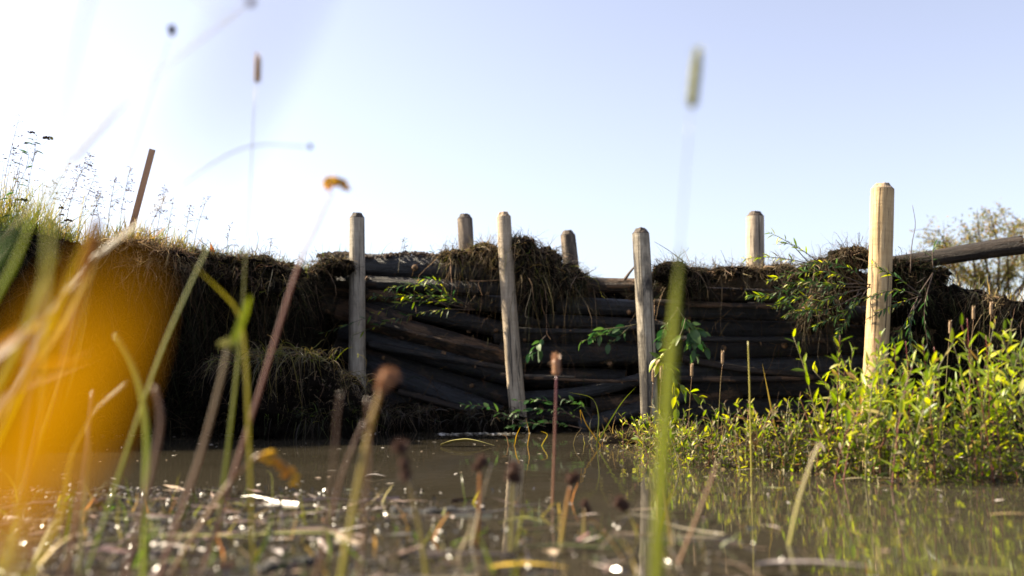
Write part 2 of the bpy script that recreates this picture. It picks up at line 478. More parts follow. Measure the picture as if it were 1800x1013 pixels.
# ------------------------------------------------------------------ the posts
DAM = [(300, 6.75), (628, 6.62), (890, 6.5), (1130, 6.2), (1545, 5.75), (1900, 5.5)]
def Yd(u): return lerp_tab(DAM, u)[0]
LINE = [(300, 6.75), (628, 6.62), (890, 6.5), (1130, 6.28), (1545, 6.12), (1900, 6.0)]       # the logs behind the posts
def Yl(u): return lerp_tab(LINE, u)[0]
def make_post(top, bottom, d_top, d_bot, mat, mat_top, label, seed, chamfer=0.035):
    a, b = Vector(bottom), Vector(top)
    ax = (b - a); L = ax.length; ax.normalize()
    quat = ax.to_track_quat('Z', 'X')
    sides, rings = 28, 34
    rnd = random.Random(seed)
    V, Fc = [], []
    zs = [L * i / (rings - 1) * (1 - chamfer / L) for i in range(rings)]
    def rad(z, an):
        t = z / L
        r = (d_bot * (1 - t) + d_top * t) / 2
        r *= 1 + 0.035 * mnoise.noise(Vector((math.cos(an) * 1.2 + seed, math.sin(an) * 1.2, z * 2.2))) + 0.015 * mnoise.noise(Vector((math.cos(an) * 3, math.sin(an) * 3 + seed, z * 9)))
        return r
    bend = lambda z: Vector((0.010 * math.sin(z * 2.1 + seed), 0.010 * math.sin(z * 1.7 + 2 * seed), 0))
    for z in zs:
        for j in range(sides):
            an = 2 * math.pi * j / sides; r = rad(z, an); c = bend(z)
            V.append((math.cos(an) * r + c.x, math.sin(an) * r + c.y, z))
    for i in range(rings - 1):
        for j in range(sides):
            k = (j + 1) % sides
            Fc.append((i * sides + j, i * sides + k, (i + 1) * sides + k, (i + 1) * sides + j))
    p = obj('timber_post', mesh('timber_post', V, Fc, mat), None, a)
    p.rotation_mode = 'QUATERNION'; p.rotation_quaternion = quat
    tag(p, label, 'post', 'upright timber posts of the dam')
    V, Fc = [], []
    prof = [(zs[-1], 1.0), (zs[-1] + chamfer * 0.12, 0.99), (zs[-1] + chamfer * 0.55, 0.84), (L - 0.002, 0.70), (L, 0.66), (L + 0.003, 0.36), (L + 0.003, 0.02)]
    fac = rnd.choice((7, 8, 9)); fo = rnd.uniform(0, 6)
    for z, f in prof:
        for j in range(sides):
            an = 2 * math.pi * j / sides; r = rad(zs[-1], an) * f; c = bend(zs[-1])
            if f < 0.98:                                  # axe-cut facets
                m_ = ((an + fo) % (2 * math.pi / fac)) - math.pi / fac
                r *= 0.96 * math.cos(math.pi / fac) / math.cos(m_) * (1 + 0.05 * math.sin(math.floor((an + fo) / (2 * math.pi / fac)) * 2.3))
            zz = z + (0.006 * mnoise.noise(Vector((math.cos(an) * 2 + seed, math.sin(an) * 2, z * 30))) if f < 0.99 else 0)
            V.append((math.cos(an) * r + c.x, math.sin(an) * r + c.y, zz))
    for i in range(len(prof) - 1):
        for j in range(sides):
            k = (j + 1) % sides
            Fc.append((i * sides + j, i * sides + k, (i + 1) * sides + k, (i + 1) * sides + j))
    obj('chamfered_top', mesh('chamfered_top', V, Fc, mat_top, False), p)
    return p
def front_post(ut, vt, ub, vb, wt, wb, Y, mat, mt, label, seed):
    t = at(ut, vt, Y + 0.02); b = at(ub, vb, Y)
    b = b + (b - t) * ((b.z + 0.35) / (t.z - b.z))       # drive it on into the bed
    make_post(t, b, wt * mpx(Y), wb * mpx(Y), M[mat], M[mt], label, seed)
front_post(626, 375, 628, 650, 27, 32, 6.62, 'post_grey', 'post_top', 'weathered grey post with a dark chamfered top, leftmost front post of the dam', 3)
front_post(887, 373, 909, 712, 25, 32, 6.50, 'post_tan', 'post_top_pale', 'tall grey-tan post leaning left, driven in beside the big hanging grass mound', 8)
front_post(1128, 402, 1138, 735, 31, 31, 6.20, 'post_patchy', 'post_top', 'pale post patched with dark bark, beside the bright leafy hanging sprig', 13)
front_post(1549, 324, 1537, 690, 40, 42, 5.75, 'post_fresh', 'post_top_pale', 'fresh yellow-tan post, tallest and thickest of all, rising from the willow shoots', 21)
front_post(816, 377, 820, 500, 27, 30, 7.25, 'post_rear', 'post_top', 'short dark-topped rear post showing just left of the tall leaning post', 31)
front_post(996, 406, 1006, 520, 27, 34, 7.1, 'post_rear', 'post_top', 'stubby brown rear post leaning behind the hanging grass mound', 37)
front_post(1325, 373, 1328, 520, 31, 34, 6.75, 'post_tan', 'post_top', 'pale rear post with a black-stained top behind the draped willow leaves', 43)

# ------------------------------------------------------------------ the logs of the dam
def make_log(p0, p1, d0, d1, mat, label, seed, sag=0.0, stubs=2, bumpy=1.0, ragged=0.0):
    a, b = Vector(p0), Vector(p1)
    ax = b - a; L = ax.length
    mid = (a + b) / 2
    X = ax.normalized(); Zv = Vector((0, 0, 1)); Yv = Zv.cross(X).normalized(); Zv = X.cross(Yv)
    rot = Matrix((X, Yv, Zv)).transposed().to_quaternion()
    sides = 30; rings = max(12, int(L / 0.04))
    rnd = random.Random(seed)
    ph = rnd.uniform(0, 6)
    V, Fc = [], []
    def centre(t):
        return Vector(((t - 0.5) * L, 0.007 * math.sin(t * 4 + ph), -sag * math.sin(math.pi * t) + 0.005 * math.sin(t * 5 + ph * 2)))
    for i in range(rings):
        t = i / (rings - 1); c = centre(t); r0 = (d0 * (1 - t) + d1 * t) / 2
        for j in range(sides):
            an = 2 * math.pi * j / sides
            q = Vector((math.cos(an) * 1.5 + seed, math.sin(an) * 1.5, t * L * 1.3))
            rg = mnoise.noise(Vector((math.cos(an) * 5 + seed, math.sin(an) * 5, t * L * 0.6))); fl = mnoise.noise(Vector((math.cos(an) * 11, math.sin(an) * 11 + seed, t * L * 14)))
            r = r0 * (1 + bumpy * (0.06 * mnoise.noise(q) + 0.075 * rg + 0.04 * fl) + 0.05 * max(0, mnoise.noise(Vector((seed * 1.7, t * L * 5, math.floor(an))))))
            e = 0.0
            if ragged and i in (0, rings - 1): e = ragged * rnd.uniform(-1, 1)
            V.append((c.x + e, c.y + math.cos(an) * r, c.z + math.sin(an) * r))
    for i in range(rings - 1):
        for j in range(sides):
            k = (j + 1) % sides
            Fc.append((i * sides + j, i * sides + k, (i + 1) * sides + k, (i + 1) * sides + j))
    o = obj('dam_log', mesh('dam_log', V, Fc, M[mat]), None, mid)
    o.rotation_mode = 'QUATERNION'; o.rotation_quaternion = rot
    tag(o, label, 'log', 'logs stacked in the dam')
    for i, s in ((0, -1), (rings - 1, 1)):
        ring = V[i * sides:(i + 1) * sides]
        c = centre(i / (rings - 1))
        VV = ring + [((p[0] + c.x) / 2 + s * 0.002, (p[1] + c.y) / 2, (p[2] + c.z) / 2) for p in ring] + [(c.x + s * 0.003, c.y, c.z)]
        FF = []
        for j in range(sides):
            k = (j + 1) % sides
            if s > 0: FF += [(j, k, sides + k, sides + j), (sides + j, sides + k, 2 * sides)]
            else: FF += [(k, j, sides + j, sides + k), (sides + k, sides + j, 2 * sides)]
        obj('cut_end', mesh('cut_end', VV, FF, M['end'], False), o)
    for k in range(stubs):                                # sawn-off side branches
        t = rnd.uniform(0.1, 0.9); an = rnd.uniform(-2.6, 0.6); c = centre(t); r0 = (d0 * (1 - t) + d1 * t) / 2
        d = Vector((rnd.uniform(-0.4, 0.4), math.cos(an), math.sin(an)))
        if d.y > 0.2: d.y = -d.y
        d.normalize()
        rr = r0 * rnd.uniform(0.16, 0.26)
        VV, FF = tube([c + d * r0 * 0.6, c + d * (r0 + 0.004), c + d * (r0 + rnd.uniform(0.008, 0.025))], [rr * 1.5, rr * 1.15, rr], 9)
        obj('branch_stub', mesh('branch_stub', VV, FF, M['end' if k % 2 == 0 else mat]), o)
    return o
#     u0   v0    u1   v1   px  off   bark     sag    label
LOGS = [
 (585, 467, 902, 472, 48, 0.20, 'bark_blue', 0.0, 'thick top log capped with crumbled earth, left of the tall leaning post'),
 (556, 495, 905, 508, 27, 0.12, 'bark_black', 0.01, 'dark log right under the thick top log at the left of the dam'),
 (540, 503, 700, 520, 32, 0.16, 'bark_brown', 0, 'short brown weathered log end poking out left of the grey post, upper of two'),
 (552, 530, 720, 566, 36, 0.10, 'bark_brown', 0, 'peeling brown log end poking out left of the grey post, lower of two'),
 (640, 528, 940, 592, 34, 0.26, 'bark_black', 0, 'black sloping log above the peeling brown sloping log'),
 (596, 546, 925, 640, 40, 0.10, 'bark_brown', 0.01, 'peeling brown log sloping down right between the two left front posts'),
 (690, 510, 960, 545, 36, 0.30, 'bark_black', 0, 'black log in shadow behind the drooping willow sprig'),
 (600, 580, 920, 668, 42, 0.16, 'bark_blue', 0.01, 'smooth blue-black sloping log just below the peeling brown one'),
 (590, 612, 915, 704, 40, 0.22, 'bark_black', 0, 'second black sloping log below the peeling brown one'),
 (640, 640, 880, 732, 42, 0.12, 'bark_blue', 0.015, 'lowest sloping log with a slate sheen above the leafy litter'),
 (585, 665, 800, 745, 40, 0.28, 'bark_black', 0, 'half-buried black log at the foot of the grey post'),
 (930, 498, 1170, 505, 29, 0.14, 'bark_brown', 0, 'sunlit brown top log between the hanging grass and the patchy post'),
 (880, 535, 1240, 546, 32, 0.18, 'bark_blue', 0, 'straight slate-black log under the sunlit brown top log'),
 (890, 562, 1180, 572, 26, 0.12, 'bark_black', 0, 'thin black log with knots halfway up between the two middle front posts'),
 (870, 592, 1200, 590, 30, 0.26, 'bark_black', 0, 'black log behind the cluster of broad pale leaves'),
 (880, 622, 1260, 626, 44, 0.14, 'bark_black', 0.01, 'thick black log below the cluster of broad pale leaves'),
 (880, 660, 1100, 668, 40, 0.30, 'bark_black', 0, 'deep-set black log behind the pale curved pole'),
 (918, 700, 1180, 652, 24, 0.04, 'bark_blue', 0.03, 'slim curved slate pole rising to the patchy post'),
 (1040, 712, 1300, 694, 32, 0.14, 'bark_brown', 0, 'low brown log with sawn ends crossing behind the patchy post'),
 (1020, 750, 1210, 694, 28, 0.02, 'bark_blue', 0, 'slim dark pole slanting up from the water edge to the patchy post'),
 (900, 722, 1110, 742, 46, 0.30, 'bark_black', 0, 'fat black log lying lowest behind the dark leafy litter'),
 (1120, 490, 1440, 500, 22, 0.10, 'bark_grey', 0, 'pale grey topmost log between the patchy post and the draped willow'),
 (1130, 516, 1470, 524, 27, 0.20, 'bark_brown', 0, 'brown second log from the top, left of the draped willow'),
 (1150, 545, 1540, 552, 34, 0.12, 'bark_blue', 0, 'wide slate log third from the top in the right half of the dam'),
 (1140, 574, 1560, 588, 36, 0.20, 'bark_black', 0, 'black log fourth from the top in the right half of the dam'),
 (1150, 616, 1600, 604, 46, 0.12, 'bark_black', 0.005, 'thickest black log in the right half, with orange knot scars'),
 (1160, 656, 1620, 634, 38, 0.10, 'bark_blue', 0, 'slate-sheened log above the low willow shoots on the right'),
 (1160, 684, 1600, 680, 38, 0.16, 'bark_black', 0, 'second lowest black log behind the low willow shoots'),
 (1170, 722, 1600, 722, 46, 0.12, 'bark_black', 0, 'lowest black log in the right half, mostly hidden by shoots'),
]
for i, (u0, v0, u1, v1, px, off, bk, sag, lb) in enumerate(LOGS):
    Y0, Y1 = Yl(u0), Yl(u1)
    r = px * mpx((Y0 + Y1) / 2) / 2
    p0, p1 = at(u0, v0, Y0 + 0.06 + off * 0.55 + r), at(u1, v1, Y1 + 0.06 + off * 0.55 + r)
    make_log(p0, p1, 2 * r * 0.98, 2 * r * 0.84, bk, lb, 100 + i, sag if sag > 0.02 else 0, 3 if bk != 'bark_blue' else 1)
POLES = [
 (650, 566, 880, 618, 8, 'bark_brown', 'thin brown stick lying along the top of the peeling brown sloping log'),
 (650, 604, 905, 650, 14, 'bark_black', 'thin black pole wedged between the two sloping logs below the brown one'),
 (880, 657, 1010, 662, 6, 'bark_grey', 'thin pale stick lying level right of the tall leaning post'),
 (905, 664, 1120, 668, 7, 'bark_brown', 'thin brown stick just below the pale level one'),
 (900, 582, 1140, 576, 11, 'bark_black', 'thin black pole under the knotty log between the middle posts'),
 (1150, 532, 1480, 536, 11, 'bark_brown', 'thin brown pole under the second log right of the patchy post'),
 (1160, 594, 1500, 598, 12, 'bark_black', 'thin black pole resting on the thickest right-hand log'),
 (1170, 668, 1500, 658, 12, 'bark_brown', 'thin brown pole between the two slate logs above the low shoots'),
 (1200, 632, 1420, 660, 13, 'bark_dark', 'dark stick lying aslant across the right-hand logs'),
 (700, 690, 900, 735, 12, 'bark_dark', 'thin dark pole sloping to the foot of the tall leaning post'),
]
for i, (u0, v0, u1, v1, px, bk, lb) in enumerate(POLES):
    d = px * mpx(6.4)
    o = make_log(at(u0, v0, Yl(u0) + 0.07), at(u1, v1, Yl(u1) + 0.07), d, d * 0.7, bk, lb, 300 + i, 0.01, 1)
    o.name = 'thin_pole'; o['category'] = 'pole'; o['group'] = 'thin poles among the dam logs'
make_log(at(1530, 468, 6.1), at(1797, 432, 5.7), 25 * mpx(6.0), 33 * mpx(5.7), 'bark_dark',
         'loose dark log jutting out right over the bank with a broken end', 77, 0.0, 1, 0.8, 0.02)

# ------------------------------------------------------------------ sod clumps and hanging dry grass
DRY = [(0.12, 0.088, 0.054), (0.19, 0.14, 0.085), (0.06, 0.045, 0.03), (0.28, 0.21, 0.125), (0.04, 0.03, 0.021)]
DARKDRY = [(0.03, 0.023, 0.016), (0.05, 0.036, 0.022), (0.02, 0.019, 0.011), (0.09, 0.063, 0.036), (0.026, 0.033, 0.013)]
GREEN = [(0.07, 0.11, 0.015), (0.11, 0.15, 0.02), (0.17, 0.18, 0.03), (0.05, 0.085, 0.012)]
YELLOWG = [(0.22, 0.19, 0.04), (0.28, 0.21, 0.07), (0.16, 0.17, 0.03), (0.32, 0.22, 0.08)]
def lump(c, rx, ry, rz, seed, mat, name, parent=None, sub=36):
    V, Fc = [], []
    nu, nv = sub, sub // 2
    for i in range(nv + 1):
        th = math.pi * i / nv
        for j in range(nu):
            ph = 2 * math.pi * j / nu
            d = Vector((math.sin(th) * math.cos(ph), math.sin(th) * math.sin(ph), math.cos(th)))
            k = 1 + 0.38 * mnoise.fractal(d * 2.3 + Vector((seed, 0, 0)), 0.7, 2.1, 5)
            V.append((d.x * rx * k, d.y * ry * k, d.z * rz * k))
    for i in range(nv):
        for j in range(nu):
            k = (j + 1) % nu
            Fc.append((i * nu + j, (i + 1) * nu + j, (i + 1) * nu + k, i * nu + k))
    return obj(name, mesh(name, V, Fc, mat), parent, None if parent is not None else c)
def sod(pts, Y, n, length, label, seed, out=1.0, hang=1.0, pal=DARKDRY, pal2=DRY, ry=0.12, thick=None, yel=0.0):
    """pts: outline points (u, v, radius px) of lumps of turf; grass hangs from them"""
    c0 = at(pts[0][0], pts[0][1], Y)
    root = empty('turf_clump', c0)
    tag(root, label, 'turf', 'turf and straw heaped on the dam')
    R = []; Dn = []
    for k, (u, v, rx, rz) in enumerate(pts):
        c = at(u, v, Y)
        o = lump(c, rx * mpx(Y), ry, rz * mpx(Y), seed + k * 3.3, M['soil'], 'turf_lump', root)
        o.location = c - c0
        m = int(1.5 * n) // len(pts)
        d = rng.normal(0, 1, (m, 3)); d /= np.linalg.norm(d, axis=1)[:, None]
        d[:, 1] = -np.abs(d[:, 1]); d[:, 2] = d[:, 2] * 0.8 + 0.25
        R.append(np.array(c - c0) + d * np.array([rx * mpx(Y), ry, rz * mpx(Y)]) * 0.95); Dn.append(d)
    R = np.concatenate(R); Dn = np.concatenate(Dn); n = len(R)
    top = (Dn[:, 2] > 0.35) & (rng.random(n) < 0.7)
    col = np.where(top[:, None], palette(n, pal2), palette(n, pal))  # upward blades paler: sunlit top put into the grass colour
    if yel > 0:
        s = rng.random(n) < yel
        col[s] = palette(int(s.sum()), YELLOWG)
    k = rng.random(n)
    a, b, c = k < 0.66, (k >= 0.66) & (k < 0.86), k >= 0.86
    def sub(m, L, dirs, dr, w, wob):
        q = int(m.sum())
        return blades(R[m], dirs, L, dr, w, col[m], 6, wob)
    na, nb, nc = int(a.sum()), int(b.sum()), int(c.sum())
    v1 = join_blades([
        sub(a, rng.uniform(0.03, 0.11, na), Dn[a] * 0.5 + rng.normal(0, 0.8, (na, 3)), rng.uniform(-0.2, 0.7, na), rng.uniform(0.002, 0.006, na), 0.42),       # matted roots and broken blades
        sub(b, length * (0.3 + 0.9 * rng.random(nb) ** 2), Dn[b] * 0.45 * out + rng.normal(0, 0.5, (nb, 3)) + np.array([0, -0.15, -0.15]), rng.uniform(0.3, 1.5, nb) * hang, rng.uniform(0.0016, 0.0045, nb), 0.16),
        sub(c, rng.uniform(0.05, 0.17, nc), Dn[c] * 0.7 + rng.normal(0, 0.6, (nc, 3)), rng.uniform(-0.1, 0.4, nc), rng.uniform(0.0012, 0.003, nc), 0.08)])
    CV, CF, kk = [], [], 0                               # clods of earth caught in the roots
    for q in range(int(0.45 * n)):
        e = random.randrange(n); p = Vector(R[e]); g = 0.003 + 0.012 * random.random() ** 2.5
        for w_ in ((0, 0, 1), (0.9, 0, 0.1), (-0.4, 0.8, 0), (-0.4, -0.8, 0.1), (0.1, 0, -0.9)):
            CV.append(p + Vector((w_[0] * random.uniform(.6, 1.4), w_[1] * random.uniform(.6, 1.4), w_[2] * random.uniform(.5, 1.1))) * g)
        CF += [tuple(x + kk for x in f) for f in ((0, 1, 2), (0, 2, 3), (0, 3, 1), (4, 2, 1), (4, 3, 2), (4, 1, 3))]; kk += 5
    obj('earth_clods', mesh('earth_clods', CV, CF, M['crumb'], False), root)['kind'] = 'stuff'
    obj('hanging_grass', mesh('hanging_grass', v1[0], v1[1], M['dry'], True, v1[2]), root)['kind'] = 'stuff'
    return root
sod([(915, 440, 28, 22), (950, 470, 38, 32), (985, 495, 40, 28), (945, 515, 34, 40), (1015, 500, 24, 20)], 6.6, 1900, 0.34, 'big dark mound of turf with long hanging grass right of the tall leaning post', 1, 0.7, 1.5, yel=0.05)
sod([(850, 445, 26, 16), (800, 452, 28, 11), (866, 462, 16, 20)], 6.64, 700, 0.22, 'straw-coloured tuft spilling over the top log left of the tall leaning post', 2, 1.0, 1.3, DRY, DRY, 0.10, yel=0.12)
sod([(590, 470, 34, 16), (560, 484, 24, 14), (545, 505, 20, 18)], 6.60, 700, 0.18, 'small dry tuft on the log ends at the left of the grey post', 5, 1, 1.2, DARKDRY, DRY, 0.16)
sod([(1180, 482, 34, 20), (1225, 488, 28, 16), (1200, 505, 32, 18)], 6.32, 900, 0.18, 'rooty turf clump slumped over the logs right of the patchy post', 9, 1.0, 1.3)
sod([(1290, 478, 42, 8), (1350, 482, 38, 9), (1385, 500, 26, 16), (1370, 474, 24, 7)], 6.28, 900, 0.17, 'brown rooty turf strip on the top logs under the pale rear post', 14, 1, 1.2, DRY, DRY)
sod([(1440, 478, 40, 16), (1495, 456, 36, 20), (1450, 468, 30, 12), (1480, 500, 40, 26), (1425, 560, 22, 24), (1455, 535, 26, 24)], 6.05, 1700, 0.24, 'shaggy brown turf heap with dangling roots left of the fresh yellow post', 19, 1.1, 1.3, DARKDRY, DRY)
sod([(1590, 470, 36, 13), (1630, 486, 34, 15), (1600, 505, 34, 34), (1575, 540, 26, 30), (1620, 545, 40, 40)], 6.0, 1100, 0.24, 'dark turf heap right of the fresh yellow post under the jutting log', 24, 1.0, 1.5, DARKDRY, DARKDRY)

sod([(352, 458, 30, 14), (400, 466, 34, 14), (452, 466, 36, 14), (500, 480, 34, 16), (420, 490, 60, 22), (480, 510, 50, 24)], 5.98, 1900, 0.24, 'ragged dry turf lip along the left bank between the orange flag and the dam', 61, 1.0, 1.1, DARKDRY, DRY, 0.16, yel=0.06)
sod([(190, 440, 34, 14), (245, 440, 36, 16), (300, 452, 34, 14), (265, 475, 50, 24)], 5.42, 1100, 0.20, 'sunlit tan turf lip on the left bank below the leaning stake', 67, 1.0, 1.1, DRY, [(0.30, 0.21, 0.11), (0.38, 0.27, 0.14), (0.16, 0.10, 0.05)], 0.14)
def dam_debris():
    n = 2000
    us = rng.uniform(560, 1640, n); vs = 480 + 290 * rng.random(n) ** 0.8
    R = np.array([at(u, v, Yl(u) + random.uniform(0.06, 0.16)) for u, v in zip(us, vs)])
    d = np.column_stack([rng.normal(0, 0.8, n), -np.abs(rng.normal(0.2, 0.3, n)), rng.normal(-0.2, 0.6, n)])
    h = rng.random(n) < 0.25
    b = blades(R, d, np.where(h, rng.uniform(0.08, 0.3, n), rng.uniform(0.02, 0.10, n)), np.where(h, 1.2, 0.2), rng.uniform(0.0012, 0.0045, n), palette(n, DARKDRY + [(0.10, 0.06, 0.03), (0.16, 0.10, 0.05)]), 6, 0.32)
    tag(obj('dam_debris', mesh('dam_debris', b[0], b[1], M['dry'], True, b[2])), 'dark roots and straw packed between the dam logs', 'debris', kind='stuff')
dam_debris()
def soil_crumbs(u0, u1, vf, Y, n, label, spread=0.10, s0=0.003, s1=0.017):
    V, Fc, k = [], [], 0
    ico = [(0, 0, 1), (0.9, 0, 0.1), (-0.4, 0.8, 0), (-0.4, -0.8, 0.1), (0.1, 0, -0.9)]
    icf = [(0, 1, 2), (0, 2, 3), (0, 3, 1), (4, 2, 1), (4, 3, 2), (4, 1, 3)]
    for i in range(n):
        u = random.uniform(u0, u1); y = Y(u) + random.uniform(-spread, spread)
        p = at(u, vf(u), Y(u)); s = random.uniform(s0, s1) * (0.5 + random.random())
        d = y - Y(u)
        p = Vector((p.x, y, p.z - 2.2 * d * d + random.uniform(-0.004, 0.010)))
        a = random.uniform(0, 6.28)
        for q in ico:
            V.append((p.x + s * (q[0] * math.cos(a) - q[1] * math.sin(a)) * random.uniform(0.7, 1.3), p.y + s * (q[0] * math.sin(a) + q[1] * math.cos(a)), p.z + s * q[2] * random.uniform(0.4, 1)))
        Fc += [tuple(x + k for x in f) for f in icf]; k += 5
    o = obj('soil_crumbs', mesh('soil_crumbs', V, Fc, M['crumb'], False))
    tag(o, label, 'soil', kind='stuff')
soil_crumbs(560, 830, lambda u: 449 + 3 * math.sin(u * 0.05), lambda u: Yl(u) + 0.26, 1500, 'crumbled brown earth lying along the thick top log')
soil_crumbs(1150, 1480, lambda u: 480 + 3 * math.sin(u * 0.07), lambda u: Yl(u) + 0.16, 1500, 'crumbled brown earth along the right top logs')

# ------------------------------------------------------------------ grass on the banks (uncountable)
def bank_pts(us, back=0.0, up=0.0):
    out = []
    for u in us:
        v, Yt, Yb = lerp_tab(BANK, u)
        b = np.random.default_rng(int(u * 1000) % 99991).uniform(0, 1) if back else 0
        p = at(u, v, Yt)
        Y = Yt + back * b
        out.append(((u - 900) / F * Y, Y, p.z + up + 0.01))
    return np.array(out)
def grass_obj(name, parts, mat, label, cat='grass'):
    V, Q, C = join_blades(parts)
    tag(obj(name, mesh(name, V, Q, M[mat], True, C)), label, cat, kind='stuff')
# fringe hanging over the lip of the left bank
parts = []
def fringe(u0, u1, n, L0, L1, pal, out=0.5, upc=0.35, dr=(0.6, 1.8), wd=(0.002, 0.005), back=0.25, seg=5, drop=0.0, wob=0.2):
    m = max(8, n // 22)                                  # turf hangs in wisps that point their own ways
    cu = rng.uniform(u0, u1, m); cd = rng.random(m) * drop; cdir = rng.normal(0, 0.75, (m, 3)); cl = rng.uniform(0.4, 1.1, m); cc = rng.uniform(0.5, 1.4, m)
    k = rng.integers(0, m, n)
    us = cu[k] + rng.normal(0, 9, n)
    R = bank_pts(us, back) + np.column_stack([np.zeros(n), np.zeros(n), -np.abs(cd[k] + rng.normal(0, 0.02, n))])
    d = np.column_stack([cdir[k, 0] + rng.normal(0, 0.4, n), -np.abs(rng.normal(out, 0.3, n)), upc + 0.6 * cdir[k, 2] + rng.normal(0, 0.35, n)])
    return blades(R, d, (L0 + (L1 - L0) * rng.random(n) ** 1.8) * cl[k], rng.uniform(*dr, n), rng.uniform(*wd, n), np.clip(palette(n, pal) * cc[k][:, None], .004, .8), seg, wob)
parts.append(fringe(-300, 560, 5200, 0.03, 0.12, DRY, 0.3, 0.2, (-0.2, 0.8), (0.002, 0.006), 0.3, 6, 0.10, 0.42))
parts.append(fringe(-300, 560, 4200, 0.03, 0.14, DARKDRY, 0.4, 0.0, (-0.2, 0.9), (0.002, 0.006), 0.1, 6, 0.30, 0.42))
parts.append(fringe(-300, 560, 1500, 0.08, 0.30, DRY, drop=0.12))
parts.append(fringe(-300, 560, 1800, 0.12, 0.42, DARKDRY, 0.5, 0.0, drop=0.3))
parts.append(fringe(150, 330, 900, 0.05, 0.20, [(0.26, 0.16, 0.07), (0.34, 0.22, 0.10), (0.16, 0.10, 0.045)], drop=0.12, wob=0.35))
grass_obj('overhanging_grass', parts, 'dry', 'dead brown grass and roots hanging over the edge of the left bank')
parts = [fringe(1590, 2100, 3000, 0.06, 0.22, DRY, drop=0.08), fringe(1590, 2100, 2600, 0.10, 0.34, DARKDRY, 0.5, 0.0, drop=0.2),
         fringe(1700, 2100, 1600, 0.05, 0.16, [(0.30, 0.22, 0.12), (0.36, 0.27, 0.16)], 0.3, 0.6, drop=0.02)]
grass_obj('overhanging_grass', parts, 'dry', 'dead brown grass hanging over the edge of the right bank behind the shoots')
# the dark face of the left bank: roots and old straw
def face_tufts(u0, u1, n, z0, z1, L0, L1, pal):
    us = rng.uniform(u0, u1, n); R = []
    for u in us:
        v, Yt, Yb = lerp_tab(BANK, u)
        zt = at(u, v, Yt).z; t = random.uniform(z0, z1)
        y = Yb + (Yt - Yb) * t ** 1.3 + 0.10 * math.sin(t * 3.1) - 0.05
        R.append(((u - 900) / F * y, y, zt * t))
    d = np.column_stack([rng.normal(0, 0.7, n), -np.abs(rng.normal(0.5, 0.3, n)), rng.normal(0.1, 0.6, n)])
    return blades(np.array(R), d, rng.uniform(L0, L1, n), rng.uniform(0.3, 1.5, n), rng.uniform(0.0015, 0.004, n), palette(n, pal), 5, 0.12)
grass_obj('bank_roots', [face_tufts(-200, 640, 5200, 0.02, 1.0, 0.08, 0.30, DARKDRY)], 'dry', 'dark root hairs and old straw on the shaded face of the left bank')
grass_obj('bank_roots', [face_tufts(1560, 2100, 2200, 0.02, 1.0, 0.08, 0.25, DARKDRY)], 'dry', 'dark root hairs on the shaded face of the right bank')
# upright grass on the bank tops
def upright(u0, u1, n, L0, L1, pal, back=0.8, lean=(0.15, 0), spread=0.28, wd=(0.003, 0.007), dr=(0.0, 0.45), tip=None):
    us = rng.uniform(u0, u1, n)
    R = bank_pts(us, back)
    d = np.column_stack([rng.normal(lean[0], spread, n), rng.normal(lean[1], spread, n), np.ones(n)])
    return blades(R, d, rng.uniform(L0, L1, n), rng.uniform(*dr, n), rng.uniform(*wd, n), palette(n, pal), 5, 0.05, None if tip is None else palette(n, tip))
parts = [upright(-300, 130, 300, 0.30, 0.62, GREEN + YELLOWG, 0.6, (0.1, 0), 0.4, (0.0025, 0.006), (0.1, 0.7), YELLOWG), upright(-300, 110, 1900, 0.05, 0.28, GREEN, 0.6, spread=0.45, tip=YELLOWG), upright(-300, 60, 900, 0.25, 0.48, GREEN, 0.7, tip=YELLOWG), upright(60, 330, 900, 0.04, 0.22, GREEN + YELLOWG, 0.6, tip=YELLOWG), upright(195, 320, 380, 0.03, 0.23, YELLOWG + [(0.35, 0.2, 0.07)], 0.25, spread=0.4),
         upright(300, 560, 700, 0.03, 0.14, YELLOWG + GREEN, 0.5)]
grass_obj('bank_grass', parts, 'blade', 'green and yellow grass growing along the top of the left bank')
parts = [upright(570, 900, 260, 0.04, 0.16, GREEN, 1.4), upright(560, 720, 260, 0.10, 0.26, GREEN, 2.2), upright(1640, 2100, 700, 0.04, 0.14, YELLOWG + DRY, 0.8)]
grass_obj('bank_grass', parts, 'blade', 'sparse grass blades along the earth behind the dam')

# tuft of living grass on the ledge of the left bank, in the sun
def tussock(c, n, rx, ry, L, label, pal, tip, dr=(0.5, 1.6), spread=0.7, wd=(0.0025, 0.006)):
    root = empty('grass_tussock', c); tag(root, label, 'grass')
    o = lump(c, rx * 0.8, ry * 0.8, 0.10, c[0] * 7, M['soil'], 'soil_ball', root); o.location = (0, 0, -0.06)
    R = np.column_stack([rng.normal(0, rx * 0.5, n), rng.normal(0, ry * 0.5, n), rng.uniform(-0.03, 0.03, n)])
    d = np.column_stack([rng.normal(0, spread, n), rng.normal(-0.2, spread, n), rng.uniform(0.3, 1, n)])
    b = blades(R, d, L * rng.uniform(0.4, 1.2, n), rng.uniform(*dr, n), rng.uniform(*wd, n), palette(n, pal), 6, 0.08, palette(n, tip))
    obj('blades', mesh('blades', b[0], b[1], M['blade'], True, b[2]), root)['kind'] = 'stuff'
sod([(500, 655, 80, 36), (430, 680, 70, 50), (560, 685, 60, 36), (600, 720, 60, 34), (480, 725, 110, 40)], 5.75, 1100, 0.16, 'slumped dark turf ledge at the foot of the left bank beside the grey post', 52, 1.0, 1.0, DARKDRY, DRY, 0.24)
tussock(at(500, 630, 5.6), 520, 0.24, 0.09, 0.26, 'sunlit grass tussock drooping on the bank ledge left of the grey post', YELLOWG + DRY + GREEN, YELLOWG + DRY)
